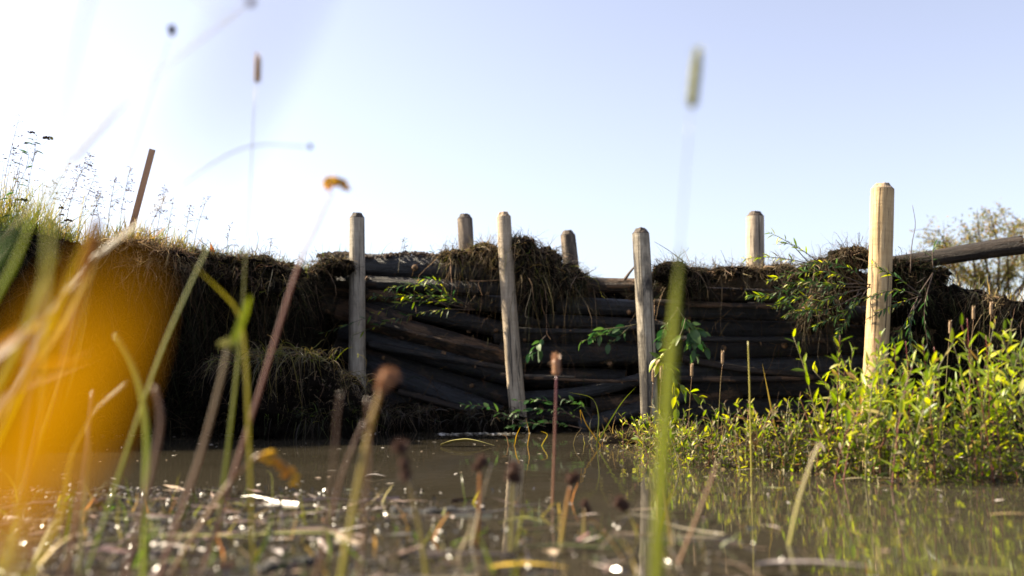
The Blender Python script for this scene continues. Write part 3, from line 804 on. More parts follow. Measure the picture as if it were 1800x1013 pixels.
tussock(at(430, 640, 5.6), 300, 0.18, 0.09, 0.22, 'duller grass tussock on the bank ledge farther from the grey post', DRY + GREEN, DRY)
tussock(at(600, 672, 5.75), 360, 0.16, 0.09, 0.22, 'straw tussock at the foot of the grey post', DRY + YELLOWG, DRY)
tussock(at(700, 725, 6.35), 380, 0.22, 0.10, 0.24, 'dead brown tussock at the water below the sloping logs', DARKDRY, DRY)
tussock(at(560, 735, 5.6), 420, 0.30, 0.10, 0.24, 'dark grass tussock low on the bank by the water left of the sloping logs', DARKDRY + GREEN, DARKDRY)
tussock(at(860, 735, 6.3), 360, 0.28, 0.10, 0.24, 'dark straw tangle at the foot of the tall leaning post', DARKDRY, DARKDRY)

# ------------------------------------------------------------------ leaves and leafy plants
def leaf_mesh(name, mat, wid=0.28, bend=0.18, fold=0.25, n=6):
    V, Fc = [], []
    for i in range(n + 1):
        t = i / n
        w = wid * 0.5 * (math.sin(math.pi * min(1, t ** 0.85)) ** 0.8 if 0 < t < 1 else 0.02)
        z = -bend * t * t
        V += [(t, -w, z + fold * w), (t, 0, z), (t, w, z + fold * w)]
    for i in range(n):
        a = i * 3
        Fc += [(a, a + 3, a + 4, a + 1), (a + 1, a + 4, a + 5, a + 2)]
    return mesh(name, V, Fc, M[mat])
LEAF = {'willow': [leaf_mesh('leaf', 'leaf', 0.24, 0.10, 0.4), leaf_mesh('leaf', 'leaf', 0.30, 0.25, 0.2), leaf_mesh('leaf', 'leaf', 0.20, -0.10, 0.5)],
        'slim': [leaf_mesh('leaf', 'leaf', 0.18, 0.25, 0.4), leaf_mesh('leaf', 'leaf', 0.22, 0.12, 0.3)],
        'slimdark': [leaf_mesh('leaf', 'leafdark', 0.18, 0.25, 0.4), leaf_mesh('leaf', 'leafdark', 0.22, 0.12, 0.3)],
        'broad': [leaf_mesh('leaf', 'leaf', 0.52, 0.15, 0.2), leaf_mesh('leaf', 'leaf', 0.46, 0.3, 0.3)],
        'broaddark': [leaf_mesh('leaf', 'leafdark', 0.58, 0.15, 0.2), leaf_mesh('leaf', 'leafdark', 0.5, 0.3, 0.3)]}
def leaf_frame(d, roll=None, up=Vector((0, 0, 1))):
    X = Vector(d).normalized()
    Y = up.cross(X)
    if Y.length < 1e-3: Y = Vector((0, 1, 0))
    Y.normalize(); Z = X.cross(Y)
    m = Matrix((X, Y, Z)).transposed()
    if roll: m = m @ Matrix.Rotation(roll, 3, 'X')
    return m
def put_leaf(parent, p, d, size, kind, roll=None, on=None):
    o = bpy.data.objects.new('leaf', random.choice(LEAF[kind]))
    COL.objects.link(o); o.parent = on if on is not None else parent
    m = leaf_frame(d, random.uniform(-0.9, 0.9) if roll is None else roll).to_4x4()
    m = Matrix.Translation(Vector(p) - parent.location) @ m @ Matrix.Scale(size, 4)
    o.matrix_basis = m
    return o
def leafy_stem(parent, pts, r0, r1, n_leaves, size, kind, stem_mat, t0=0.15, ang=0.8, mb=None, name='stem'):
    P = smooth_path(pts, max(6, len(pts) * 3))
    V, Fc = tube(P, [r0 + (r1 - r0) * i / (len(P) - 1) for i in range(len(P))], 5)
    o = obj(name, mesh(name, [Vector(v) - parent.location for v in V], Fc, M[stem_mat]), parent)
    a = random.uniform(0, 6)
    for k in range(n_leaves):
        t = t0 + (1 - t0) * (k + random.uniform(-0.3, 0.3)) / max(1, n_leaves - 1); t = min(max(t, 0), 1)
        f = t * (len(P) - 1); i = min(int(f), len(P) - 2)
        p = P[i].lerp(P[i + 1], f - i); ax = (P[i + 1] - P[i]).normalized()
        a += 2.4
        s = ax.orthogonal().normalized(); s = Matrix.Rotation(a + random.uniform(-0.4, 0.4), 3, ax) @ s
        d = ax * math.cos(ang * random.uniform(0.5, 1.2)) + s * math.sin(ang * random.uniform(0.6, 1.5)) + Vector((random.gauss(0, .22), random.gauss(0, .22), random.gauss(-0.05, .25)))
        sz = size * random.uniform(0.45, 1.25) * (1 - 0.35 * abs(t - 0.5) * 2)
        if mb is None: put_leaf(parent, p, d, sz, kind if isinstance(kind, str) else random.choice(kind), None, o)
        else:
            m = leaf_frame(d, random.uniform(-0.9, 0.9))
            src = random.choice(LEAF[kind])
            c = random.choice(mb.pal); j = random.uniform(0.7, 1.3)
            mb.add([p + m @ (v.co * sz) for v in src.vertices], [tuple(q.vertices) for q in src.polygons], tuple(x * j for x in c))
    return o
LPAL = [(0.12, 0.19, 0.008), (0.22, 0.30, 0.010), (0.33, 0.40, 0.012), (0.46, 0.46, 0.02), (0.05, 0.09, 0.006), (0.03, 0.05, 0.006), (0.42, 0.38, 0.22), (0.16, 0.10, 0.05), (0.36, 0.34, 0.06)]
DEADSHADE = [(0.10, 0.07, 0.04), (0.05, 0.042, 0.018), (0.20, 0.155, 0.095), (0.07, 0.08, 0.015), (0.035, 0.03, 0.015)]  # dead brown leaves, with the shade at the clump base put into the colour
def shrub(u, Y, h, spread, n_stems, leaves, size, label, individual=True, kind='willow', filler=0, lean=0.0):
    base = Vector(((u - 900) / F * Y, Y, -0.03))
    root = empty('willow_shoots', base)
    tag(root, label, 'shrub', 'young willow shoots at the water edge')
    mb = MB(); mb.pal = LPAL
    for k in range(n_stems):
        b = base + Vector((random.gauss(0, spread * 0.5), random.gauss(0, spread * 0.4), 0))
        hh = h * random.uniform(0.62, 1.03)
        l = Vector((random.gauss(lean, 0.22), random.gauss(0, 0.2), 0)) * hh
        pts = [b, b + Vector((l.x * 0.25, l.y * 0.25, hh * 0.4)), b + Vector((l.x * 0.6, l.y * 0.6, hh * 0.75)), b + Vector((l.x, l.y, hh))]
        leafy_stem(root, pts, 0.0026, 0.0010, leaves, size, kind, random.choice(['redstem', 'olivestem', 'olivestem']), 0.08, 0.75, None if individual else mb)
    for k in range(filler):                               # dense small leaves and dead bits, shade low in the clump put into their colour
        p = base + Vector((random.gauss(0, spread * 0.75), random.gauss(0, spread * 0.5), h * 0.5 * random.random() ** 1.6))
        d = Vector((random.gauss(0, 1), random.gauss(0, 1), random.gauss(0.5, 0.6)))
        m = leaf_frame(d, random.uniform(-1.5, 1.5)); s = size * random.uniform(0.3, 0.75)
        src = random.choice(LEAF['willow']); c = random.choice(LPAL if k % 5 < 2 else DEADSHADE); j = random.uniform(0.6, 1.3)
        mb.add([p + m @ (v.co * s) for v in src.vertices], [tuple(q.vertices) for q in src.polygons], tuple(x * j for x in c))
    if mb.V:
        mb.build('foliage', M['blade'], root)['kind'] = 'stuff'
    return root
T = [
 (1488, 3.35, 0.48, 0.13, 14, 18, 0.064, 'tall willow shoots at the left foot of the fresh yellow post'),
 (1560, 3.10, 0.45, 0.15, 14, 18, 0.064, 'willow shoots standing right in front of the fresh yellow post'),
 (1625, 3.45, 0.40, 0.14, 13, 17, 0.062, 'lower willow shoots in the dip right of the fresh yellow post'),
 (1690, 3.20, 0.46, 0.14, 14, 18, 0.064, 'bushy willow shoots midway between the fresh yellow post and the right edge'),
 (1760, 3.25, 0.52, 0.14, 15, 18, 0.064, 'tallest willow shoots near the right edge, with red stems'),
 (1830, 3.05, 0.49, 0.15, 14, 17, 0.064, 'willow shoots cut off by the right edge of the picture'),
]
T.append((1528, 3.4, 0.44, 0.12, 13, 17, 0.060, 'willow shoots hiding the foot of the fresh yellow post'))
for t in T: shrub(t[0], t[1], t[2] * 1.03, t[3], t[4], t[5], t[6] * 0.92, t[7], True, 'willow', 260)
Lw = [
 (1140, 4.75, 0.17, 0.13, 'low shoots and straw hiding the foot of the patchy post'),
 (1178, 4.05, 0.18, 0.12, 'lowest sparse shoots at the far left tip of the waterside thicket'),
 (1225, 3.75, 0.20, 0.13, 'low leafy shoots at the left end of the waterside thicket, below the hanging sprig'),
 (1290, 3.65, 0.23, 0.14, 'low leafy shoots second from the left in the waterside thicket'),
 (1350, 3.55, 0.24, 0.14, 'low leafy shoots in the middle of the waterside thicket'),
 (1405, 3.50, 0.25, 0.14, 'low leafy shoots right of the thicket middle, below the draped willow roots'),
 (1455, 3.40, 0.27, 0.13, 'low leafy shoots next to the tall ones at the yellow post'),
]
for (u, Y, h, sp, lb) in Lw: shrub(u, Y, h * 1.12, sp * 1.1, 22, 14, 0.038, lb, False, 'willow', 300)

def branch(label, twigs, Y, size, kind='slim', stem='twig', name='willow_branch', cat='branch', r=0.0035, grp=None, dense=1.0):
    c = at(*twigs[0][0][0][:2], Y)
    root = empty(name, c); tag(root, label, cat, grp)
    for pts, nl in twigs:
        P = [at(p[0], p[1], Y + (p[2] if len(p) > 2 else 0)) for p in pts]
        leafy_stem(root, P, r, 0.001, int(nl * dense), size, kind, stem, 0.2, 0.7, None, 'twig')
    return root
branch('slender willow sprig hanging in front of the sloping logs, tips crossing the grey post',
       [([(835, 545, .1), (760, 530), (700, 535), (640, 560), (570, 585)], 26), ([(835, 545, .1), (770, 545), (700, 560), (620, 590)], 24),
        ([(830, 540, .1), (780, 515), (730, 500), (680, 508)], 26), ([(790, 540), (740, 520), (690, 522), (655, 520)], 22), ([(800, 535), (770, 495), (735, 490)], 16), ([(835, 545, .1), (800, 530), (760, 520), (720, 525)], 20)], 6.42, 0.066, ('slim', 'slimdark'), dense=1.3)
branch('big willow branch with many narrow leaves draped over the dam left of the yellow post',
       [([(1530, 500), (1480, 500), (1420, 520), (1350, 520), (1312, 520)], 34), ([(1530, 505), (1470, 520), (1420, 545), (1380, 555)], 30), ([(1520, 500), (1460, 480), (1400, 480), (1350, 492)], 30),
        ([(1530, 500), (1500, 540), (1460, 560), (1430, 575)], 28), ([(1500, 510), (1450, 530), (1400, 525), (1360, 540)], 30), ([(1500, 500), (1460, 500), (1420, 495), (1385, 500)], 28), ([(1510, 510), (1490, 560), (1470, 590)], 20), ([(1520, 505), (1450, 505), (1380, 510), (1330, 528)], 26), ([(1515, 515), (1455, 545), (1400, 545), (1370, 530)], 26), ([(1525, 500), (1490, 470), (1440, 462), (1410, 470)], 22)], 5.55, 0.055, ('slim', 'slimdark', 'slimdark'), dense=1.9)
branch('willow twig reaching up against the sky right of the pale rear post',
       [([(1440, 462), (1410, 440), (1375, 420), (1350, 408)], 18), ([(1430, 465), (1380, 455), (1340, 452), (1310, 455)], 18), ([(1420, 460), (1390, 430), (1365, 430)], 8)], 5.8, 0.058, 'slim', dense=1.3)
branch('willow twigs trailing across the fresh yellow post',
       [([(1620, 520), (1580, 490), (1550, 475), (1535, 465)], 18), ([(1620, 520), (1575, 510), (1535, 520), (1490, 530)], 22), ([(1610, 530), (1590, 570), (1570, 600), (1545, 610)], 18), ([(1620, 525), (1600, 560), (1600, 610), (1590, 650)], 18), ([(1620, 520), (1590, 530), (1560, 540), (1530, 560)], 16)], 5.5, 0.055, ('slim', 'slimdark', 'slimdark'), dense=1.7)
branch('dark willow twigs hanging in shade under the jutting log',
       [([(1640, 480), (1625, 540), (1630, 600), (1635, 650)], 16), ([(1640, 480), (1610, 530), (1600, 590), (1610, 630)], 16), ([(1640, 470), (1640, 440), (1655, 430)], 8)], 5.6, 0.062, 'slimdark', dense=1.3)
branch('cluster of broad pale-green leaves on the middle logs', [([(1120, 570), (1085, 578), (1055, 590), (1022, 600)], 12), ([(1110, 572), (1090, 590), (1070, 605)], 9), ([(1100, 575), (1060, 580), (1045, 592)], 7)], 6.0, 0.085, 'broaddark', 'olivestem', 'leafy_sprig', 'sprig')
branch('bright green leafy sprig dangling right of the patchy post', [([(1205, 560), (1195, 590), (1160, 632), (1175, 645), (1187, 680), (1190, 735)], 24), ([(1187, 670), (1200, 680), (1215, 692), (1232, 700)], 9), ([(1165, 632), (1155, 630), (1150, 637)], 4)], 5.55, 0.085, 'broad', 'olivestem', 'leafy_sprig', 'sprig', 0.003)
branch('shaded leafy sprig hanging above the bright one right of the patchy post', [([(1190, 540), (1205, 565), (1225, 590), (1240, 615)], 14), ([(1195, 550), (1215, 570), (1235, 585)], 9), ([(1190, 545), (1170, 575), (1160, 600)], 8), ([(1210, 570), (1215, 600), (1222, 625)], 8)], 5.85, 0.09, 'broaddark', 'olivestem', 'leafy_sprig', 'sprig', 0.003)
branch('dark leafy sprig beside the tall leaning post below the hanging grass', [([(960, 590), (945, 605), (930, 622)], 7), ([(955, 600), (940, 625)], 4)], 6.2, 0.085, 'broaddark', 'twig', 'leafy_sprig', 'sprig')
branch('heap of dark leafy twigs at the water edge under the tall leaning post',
       [([(1040, 745), (990, 725), (930, 720), (880, 735)], 26), ([(1030, 755), (980, 745), (930, 745), (890, 752)], 26), ([(1010, 735), (960, 705), (910, 705)], 16), ([(960, 750), (900, 735), (850, 715), (810, 712)], 20), ([(1040, 735), (1020, 712), (985, 700)], 14)], 6.05, 0.052, 'broaddark', 'twig', 'leafy_twigs', 'twigs')

# ------------------------------------------------------------------ willow tree far right
def tree():
    Y = 11.5
    base = at(1745, 560, Y); base.z = 0.95
    root = empty('willow_tree', base); tag(root, 'sparse autumn willow with olive and orange leaves beyond the right bank', 'tree')
    mb = MB(); R = np.random.default_rng(5)
    tops = [(1625, 410), (1650, 402), (1700, 395), (1740, 372), (1765, 385), (1800, 392), (1840, 375), (1880, 400), (1690, 440), (1640, 440), (1770, 430), (1920, 420), (1720, 410), (1600, 440), (1815, 420)]
    tips = []
    for k, (u, v) in enumerate(tops):
        e = at(u, v, Y + random.uniform(-0.7, 0.7))
        b = base + Vector((random.gauss(0.1, 0.25), random.gauss(0, 0.15), -0.1))
        mid = b.lerp(e, 0.5) + Vector((random.gauss(0, .06), 0, 0.12 + random.gauss(0, .05)))
        P = smooth_path([b, mid, e], 12)
        V, Fc = tube(P, [0.022 - 0.019 * i / 11 for i in range(12)], 6)
        obj('limb', mesh('limb', [Vector(x) - base for x in V], Fc, M['twig']), root)
        for q in range(26):
            f = random.uniform(0.35, 1) * 11; i = min(int(f), 10); p = P[i].lerp(P[i + 1], f - i)
            d = Vector((random.gauss(0, 1), random.gauss(0, 1), random.gauss(0.5, 0.7))).normalized() * random.uniform(0.10, 0.34)
            VV, FF = tube([p, p + d * 0.5 + Vector((0, 0, .015)), p + d], [0.004, 0.003, 0.0015], 4, False)
            mb.add(VV, FF)
            tips.append((p, p + d))
    mb.build('twigs', M['twig'], root)['kind'] = 'stuff'
    lf = MB()
    pal = [(0.20, 0.20, 0.05), (0.26, 0.23, 0.06), (0.30, 0.22, 0.06), (0.12, 0.13, 0.035), (0.28, 0.15, 0.05), (0.18, 0.18, 0.05), (0.10, 0.11, 0.03)]
    src = LEAF['willow']
    for a, b in tips:
        for k in range(21):
            p = a.lerp(b, random.uniform(0.1, 1.1)) + Vector((random.gauss(0, .03), random.gauss(0, .03), random.gauss(0, .03)))
            d = Vector((random.gauss(0, 1), random.gauss(0, 1), random.gauss(0, 1)))
            m = leaf_frame(d, random.uniform(-2, 2)); s = random.uniform(0.028, 0.055); q = random.choice(src)
            c = random.choice(pal); j = random.uniform(.7, 1.3)
            lf.add([p + m @ (v.co * s) for v in q.vertices], [tuple(f.vertices) for f in q.polygons], tuple(x * j for x in c))
    lf.build('crown', M['blade'], root)['kind'] = 'stuff'
tree()

# ------------------------------------------------------------------ stake, flag
def lath():
    a, b = at(232, 400, 5.95), at(268, 263, 5.95)
    a = a + (a - b) * 0.5
    ax = b - a; L = ax.length
    w, t = 0.036, 0.018
    V = []; Fc = []
    for z in (0, 0.004, L - 0.004, L):
        k = 0.92 if z in (0, L) else 1
        V += [(-w / 2 * k, -t / 2 * k, z), (w / 2 * k, -t / 2 * k, z - (0.004 if z > 1 else 0)), (w / 2 * k, t / 2 * k, z), (-w / 2 * k, t / 2 * k, z)]
    for i in range(3):
        for j in range(4): Fc.append((i * 4 + j, i * 4 + (j + 1) % 4, i * 4 + 4 + (j + 1) % 4, i * 4 + 4 + j))
    Fc += [(3, 2, 1, 0), (12, 13, 14, 15)]
    o = obj('survey_stake', mesh('survey_stake', V, Fc, M['lath'], False), None, a)
    o.rotation_mode = 'QUATERNION'; o.rotation_quaternion = (lambda Z: Matrix((Vector((1, 0, 0)) - Z * Z.x, Z.cross(Vector((1, 0, 0)) - Z * Z.x), Z)).transposed().to_quaternion())(ax.normalized()) @ Matrix.Rotation(0.3, 3, 'Z').to_quaternion()
    tag(o, 'flat brown wooden stake leaning right on top of the left bank', 'stake')
lath()
c = at(368, 450, 6.05)
fl = empty('pin_flag', c); tag(fl, 'tiny orange marker flag on the top edge of the left bank', 'flag')
V, Fc = tube([c + Vector((0, 0, -0.1)), c + Vector((0.004, 0, 0.085))], [0.0015, 0.0015], 5)
obj('wire', mesh('wire', [Vector(v) - c for v in V], Fc, M['wire']), fl)
V = [(0.004, 0, 0.085), (0.035, 0.004, 0.028), (0.02, 0.008, 0.022), (0.0, 0, 0.025), (0.018, 0.006, 0.055)]
obj('flag_sheet', mesh('flag_sheet', V, [(0, 3, 4), (3, 2, 4), (2, 1, 4), (1, 0, 4)], M['flag']), fl)

# ------------------------------------------------------------------ weeds on the left bank top
def panicle(u, Y, v_base, v_top, lean, label, dens=26, col=(0.09, 0.06, 0.055), spl=0.017, share=0.55):
    a = at(u, v_base, Y); b = at(u + lean, v_top, Y)
    root = empty('panicle_grass', a); tag(root, label, 'grass stalk', 'seed-head grasses on the left bank')
    P = smooth_path([a, a.lerp(b, 0.55) + Vector((-lean * mpx(Y) * 0.18, 0, 0)), b], 14)
    V, Fc = tube(P, [0.0021 - 0.0011 * i / 13 for i in range(14)], 4)
    s = MB(); s.add(V, Fc, (0.13, 0.105, 0.05)); s.build('stem', M['stemgreen'], root)
    h = MB()
    for k in range(dens):
        t = 1 - share * random.random() ** 1.1; f = t * 13; i = min(int(f), 12); p = P[i].lerp(P[i + 1], f - i)
        w = (1 - t) / share
        d = Vector((random.gauss(0.25 * (1 if lean > 0 else -1), 0.7), random.gauss(0, 0.6), random.uniform(-0.1, 0.8))).normalized()
        l = random.uniform(0.02, 0.075) * (0.35 + w)
        q = p + d * l; q.z -= 0.2 * l
        VV, FF = tube([p, p.lerp(q, .5) + Vector((0, 0, l * .15)), q], [0.0008] * 3, 3, False); h.add(VV, FF, (0.12, 0.09, 0.06))
        for e in range(random.randint(1, 3)):
            d2 = (d + Vector((random.gauss(0, .5), random.gauss(0, .5), random.gauss(-0.3, .5)))).normalized(); L = spl * random.uniform(0.6, 1.3)
            o_ = d2.orthogonal().normalized() * L * 0.2; q0 = q - d2 * e * L * 0.8
            j = random.uniform(.6, 1.4)
            h.add([q0, q0 + d2 * L * .45 + o_, q0 + d2 * L, q0 + d2 * L * .45 - o_], [(0, 1, 2, 3)], tuple(x * j for x in col))
    h.build('seed_head', M['dry'], root)
for (u, vb, vt, ln, dn) in ((-5, 420, 200, 40, 30), (10, 430, 265, 30, 24), (60, 430, 290, 60, 30), (85, 440, 275, 75, 34), (105, 440, 270, 50, 44), (130, 440, 300, 40, 30), (185, 440, 300, 20, 26), (205, 440, 290, 25, 34), (180, 440, 330, -15, 20), (150, 440, 330, 30, 24),
                           (270, 450, 330, 22, 24), (290, 450, 350, 15, 20), (320, 455, 360, 15, 18), (335, 455, 345, 30, 16), (395, 460, 395, 10, 12), (250, 450, 345, 40, 20), (40, 430, 240, 25, 22), (470, 470, 415, 8, 10), (700, 460, 418, 10, 8)):
    panicle(u, 5.35 + 0.0012 * max(u, 0) + random.uniform(0, 0.35), vb + 20, vt, ln, 'thin grass stalk with a loose dry seed head above the left bank', dn)
def ball(c, r, n=8, sq=(1, 1, 1), seed=0, jag=0.2):
    V, Fc = [], []
    for i in range(n // 2 + 1):
        th = math.pi * i / (n // 2)
        for j in range(n):
            ph = 2 * math.pi * j / n
            d = Vector((math.sin(th) * math.cos(ph) * sq[0], math.sin(th) * math.sin(ph) * sq[1], math.cos(th) * sq[2]))
            V.append(Vector(c) + d * r * (1 + jag * mnoise.noise(d * 3 + Vector((seed, 1, 2)))))
    for i in range(n // 2):
        for j in range(n):
            k = (j + 1) % n
            Fc.append((i * n + j, (i + 1) * n + j, (i + 1) * n + k, i * n + k))
    return V, Fc
def umbel(mb, c, w, col, n=14, flat=0.25):
    for k in range(n):
        a = random.uniform(0, 6.28); r = w * 0.5 * math.sqrt(random.random())
        p = Vector(c) + Vector((math.cos(a) * r, math.sin(a) * r, flat * w * (0.3 - (r / w) ** 2) + random.gauss(0, w * (0.10 if n > 30 else 0.03))))
        V, Fc = ball(p, w * random.uniform(0.11, 0.18), 6, (1, 1, 0.75), k, 0.3)
        j = random.uniform(0.6, 1.4); mb.add(V, Fc, tuple(x * j for x in col))
def weed(label, Y, stems, heads, leaves=0, col=(0.06, 0.06, 0.035), hcol=(0.09, 0.055, 0.035), r=0.0018):
    a = at(*stems[0][0], Y); root = empty('dried_weed', a); tag(root, label, 'weed')
    for pts in stems:
        P = smooth_path([at(u, v, Y) for u, v in pts], 12); V, Fc = tube(P, [r * (1 - 0.6 * i / 11) for i in range(12)], 5)
        m = MB(); m.add(V, Fc, col); m.build('stem', M['stemgreen'], root)
        for k in range(leaves):
            i = random.randint(2, 9); put_leaf(root, P[i], Vector((random.choice((-1, 1)), random.gauss(0, .5), random.uniform(-.4, .6))), 0.05, 'slimdark')
    for (u, v, w) in heads:
        m = MB(); umbel(m, at(u, v, Y), w * mpx(Y), hcol); m.build('flower_head', M['dry'], root)
weed('dried yarrow stalk with flat brown heads leaning right at the far left of the bank', 5.2, [[(8, 430), (20, 360), (50, 290), (83, 247)], [(58, 285), (62, 262), (55, 237)], [(45, 300), (50, 275), (46, 254)]], [(83, 243, 18), (55, 233, 11), (46, 252, 9)], 4)
weed('green weed with closed buds at the left edge of the bank top', 5.1, [[(-5, 420), (2, 330), (8, 285)], [(0, 420), (12, 320), (25, 265)], [(20, 410), (30, 330), (36, 290)]], [(9, 279, 7), (25, 261, 7), (37, 289, 6)], 5, (0.07, 0.09, 0.03), (0.05, 0.06, 0.03))
weed('dark seed-headed weed left of the leaning stake', 5.25, [[(100, 430), (105, 395), (108, 368)], [(110, 430), (116, 410), (120, 390)], [(35, 410), (38, 380), (42, 352)]], [(107, 366, 12), (108, 378, 10), (119, 388, 14), (40, 352, 16)], 2)
for (u0, v0, u1, v1, Y, lb) in ((705, 452, 712, 422, 6.6, 'tiny leafy weed on top of the thick log'), (762, 452, 757, 432, 6.6, 'tiny sprouting weed on the top log, right of the other sprout')):
    a = at(u0, v0, Y); root = empty('sprout', a); tag(root, lb, 'weed')
    leafy_stem(root, [a, a.lerp(at(u1, v1, Y), .5) + Vector((.005, 0, 0)), at(u1, v1, Y)], 0.0014, 0.0008, 8, 0.035, 'slimdark', 'twig', 0.3)
# bare twigs sticking out of the turf, and a solid strip for a slit of light
def twig(label, pts, Y, r=0.0025, mat='twig'):
    P = smooth_path([at(p[0], p[1], Y) for p in pts], 14); V, Fc = tube(P, [r * (1 - 0.6 * i / 13) for i in range(14)], 5)
    o = obj('twig', mesh('twig', [Vector(v) - P[0] for v in V], Fc, M[mat]), None, P[0]); tag(o, label, 'twig')
twig('thin bare twig curving up right of the fresh yellow post', [(1600, 480), (1603, 430), (1609, 395), (1604, 361)], 5.6, 0.003)
twig('bare twig poking up out of the turf right of the patchy post', [(1205, 462), (1175, 440), (1150, 425)], 6.1, 0.003)
twig('short forked stick leaning on the patchy post top log', [(1098, 492), (1108, 478), (1122, 462)], 6.25, 0.012)
twig('thin twig jutting left from the turf strip', [(1300, 480), (1275, 470), (1258, 466)], 6.0, 0.0025)
twig('slit of light under the thick top log, made as a pale solid strip', [(826, 494), (855, 494), (882, 492)], 6.55, 0.006, 'end')  # light showing through the log gap, modelled as a pale strip

# ------------------------------------------------------------------ foreground plants
def head_timothy(mb, p0, p1, r, col):
    P = smooth_path([p0, p0.lerp(p1, .5), p1], 16)
    V, Fc = tube(P, [r * (0.35 if i == 0 else 1.0 - 0.55 * max(0, (i / 15 - 0.75)) / 0.25) * (1 + 0.12 * math.sin(i * 2.4)) for i in range(16)], 8); mb.add(V, Fc, col)
    for k in range(220):
        i = random.randint(0, 14); p = P[i].lerp(P[i + 1], random.random()); d = Vector((random.gauss(0, 1), random.gauss(0, 1), 0.5)).normalized()
        q = p + d * r * 0.85; o_ = d.orthogonal().normalized() * r * 0.14; j = random.uniform(.6, 1.5)
        mb.add([q - o_, q + o_, q + d * r * 0.75 + Vector((0, 0, r * .5))], [(0, 1, 2)], tuple(x * j for x in col))
def ribbon(mb, pts, w, col, tip=None, twist=0.0, n=16, face=None):
    """a grass blade with a keel, tapering"""
    P = smooth_path(pts, n)
    V, Fc = [], []
    for i, p in enumerate(P):
        t = i / (n - 1); d = (P[min(i + 1, n - 1)] - P[max(i - 1, 0)]).normalized()
        s = d.cross(face or Vector((0.25, 1, 0.1))).normalized()
        s = Matrix.Rotation(twist * t, 3, d) @ s; nn = s.cross(d)
        ww = w * 0.5 * min(1, 0.55 + t * 2.5) * (1 - max(0, t - 0.55) / 0.45 * 0.93)
        V += [p - s * ww + nn * ww * .35, p, p + s * ww + nn * ww * .35]
    for i in range(n - 1):
        a = i * 3; Fc += [(a, a + 1, a + 4, a + 3), (a + 1, a + 2, a + 5, a + 4)]
    k = len(mb.V); mb.add(V, Fc, col)
    if tip:
        for i in range(n):
            t = i / (n - 1)
            for e in range(3): mb.C[k + i * 3 + e] = tuple(a * (1 - t) + b * t for a, b in zip(col, tip))
def to_ground(pts3):
    """carry the lowest end on down to the mud or water"""
    a, b = pts3[0], pts3[1]
    d = (a - b); d.normalize()
    if d.z > -0.35: d = (d + Vector((0, 0, -0.9))).normalized()
    L = max(0.0, (a.z + 0.03) / -d.z)
    return ([a + d * L] if L > 0.02 else []) + pts3
def plant(name, label, cat, Y, stem=None, r=0.0015, col=(.15, .17, .03), top=None, head=None, hcol=(.14, .08, .05), blades_=(), group=None, rooted=True, r_top=None):
    """stem: pixel path from the foot up (u, v[, dY]); head: (kind, ...) ; blades_: list of (path, width, colour, tip)"""
    t3 = lambda L: [at(p[0], p[1], Y + (p[2] if len(p) > 2 else 0)) for p in L]
    first = t3(stem if stem else blades_[0][0])
    foot = to_ground(first) if rooted else first
    root = empty(name, foot[0]); tag(root, label, cat, group)
    if stem:
        P = smooth_path(foot, 26); V, Fc = tube(P, [r * (1.15 - 0.45 * i / 25) if r_top is None else r + (r_top - r) * (i / 25) for i in range(26)], 7)
        m = MB(); m.add(V, Fc, col)
        if top:
            for i in range(26):
                t = i / 25
                for e in range(7): m.C[i * 7 + e] = tuple(a * (1 - t) + b * t for a, b in zip(col, top))
        m.build('stem', M['stemgreen'], root)
    if head:
        m = MB(); k = head[0]
        if k == 'timothy': head_timothy(m, at(*head[1], Y), at(*head[2], Y), head[3], hcol)
        elif k == 'umbel': umbel(m, at(*head[1], Y), head[2], hcol, 34, 0.35)
        elif k == 'knob':
            for (u, v, w) in head[1]:
                V, Fc = ball(at(u, v, Y), w * mpx(Y) * 0.40, 12, (1, 1, 1.15), u, 0.5); m.add(V, Fc, hcol)
                for q in range(90):
                    d = Vector((random.gauss(0, 1), random.gauss(0, 1), random.gauss(0.2, 1))).normalized(); c = at(u, v, Y) + d * w * mpx(Y) * .36
                    o_ = d.orthogonal().normalized() * w * mpx(Y) * .08; j = random.uniform(.5, 1.6)
                    m.add([c - o_, c + o_, c + d * w * mpx(Y) * .35], [(0, 1, 2)], tuple(x * j for x in hcol))
        m.build('seed_head' if k != 'umbel' else 'flower_head', M['dry' if k == 'knob' else 'head' if k == 'timothy' else 'blade'], root)
    for i, (path, wd, c, tp) in enumerate(blades_):
        p3 = t3(path)
        if not stem and rooted: p3 = to_ground(p3)
        m = MB(); ribbon(m, p3, wd, c, tp, random.uniform(-0.8, 0.8)); m.build('leaf_blade', M['blade'], root)
    return root
G1 = (.20, .26, .02); G2 = (.30, .34, .03); YB = (.40, .33, .05); BR = (.20, .11, .06); PK = (.34, .16, .11); PALE = (.50, .42, .28); OR = (.45, .22, .04); OL = (.20, .18, .04)
plant('tansy', 'tall pinkish stem crossing the left bank with a yellow flower cluster against the sky', 'flower', 1.6, [(392, 890), (455, 690), (520, 480), (556, 400), (583, 338)], 0.0036, BR, (.42, .20, .15), ('umbel', (590, 323), 0.038), (.60, .40, .03), r_top=0.0015)
plant('timothy_grass', 'blurred green timothy stalk before the right logs, its long head alone in the sky', 'grass stalk', 1.02, [(1150, 1030), (1165, 800), (1193, 460), (1213, 200)], 0.0014, (.26, .28, .03), (.22, .24, .04), ('timothy', (1216, 190), (1227, 86), 0.0054), (.19, .19, .02),
      [([(1148, 1090), (1158, 920), (1172, 700), (1186, 540), (1198, 430)], 0.0125, (.30, .32, .03), (.27, .29, .03))], r_top=0.0007)
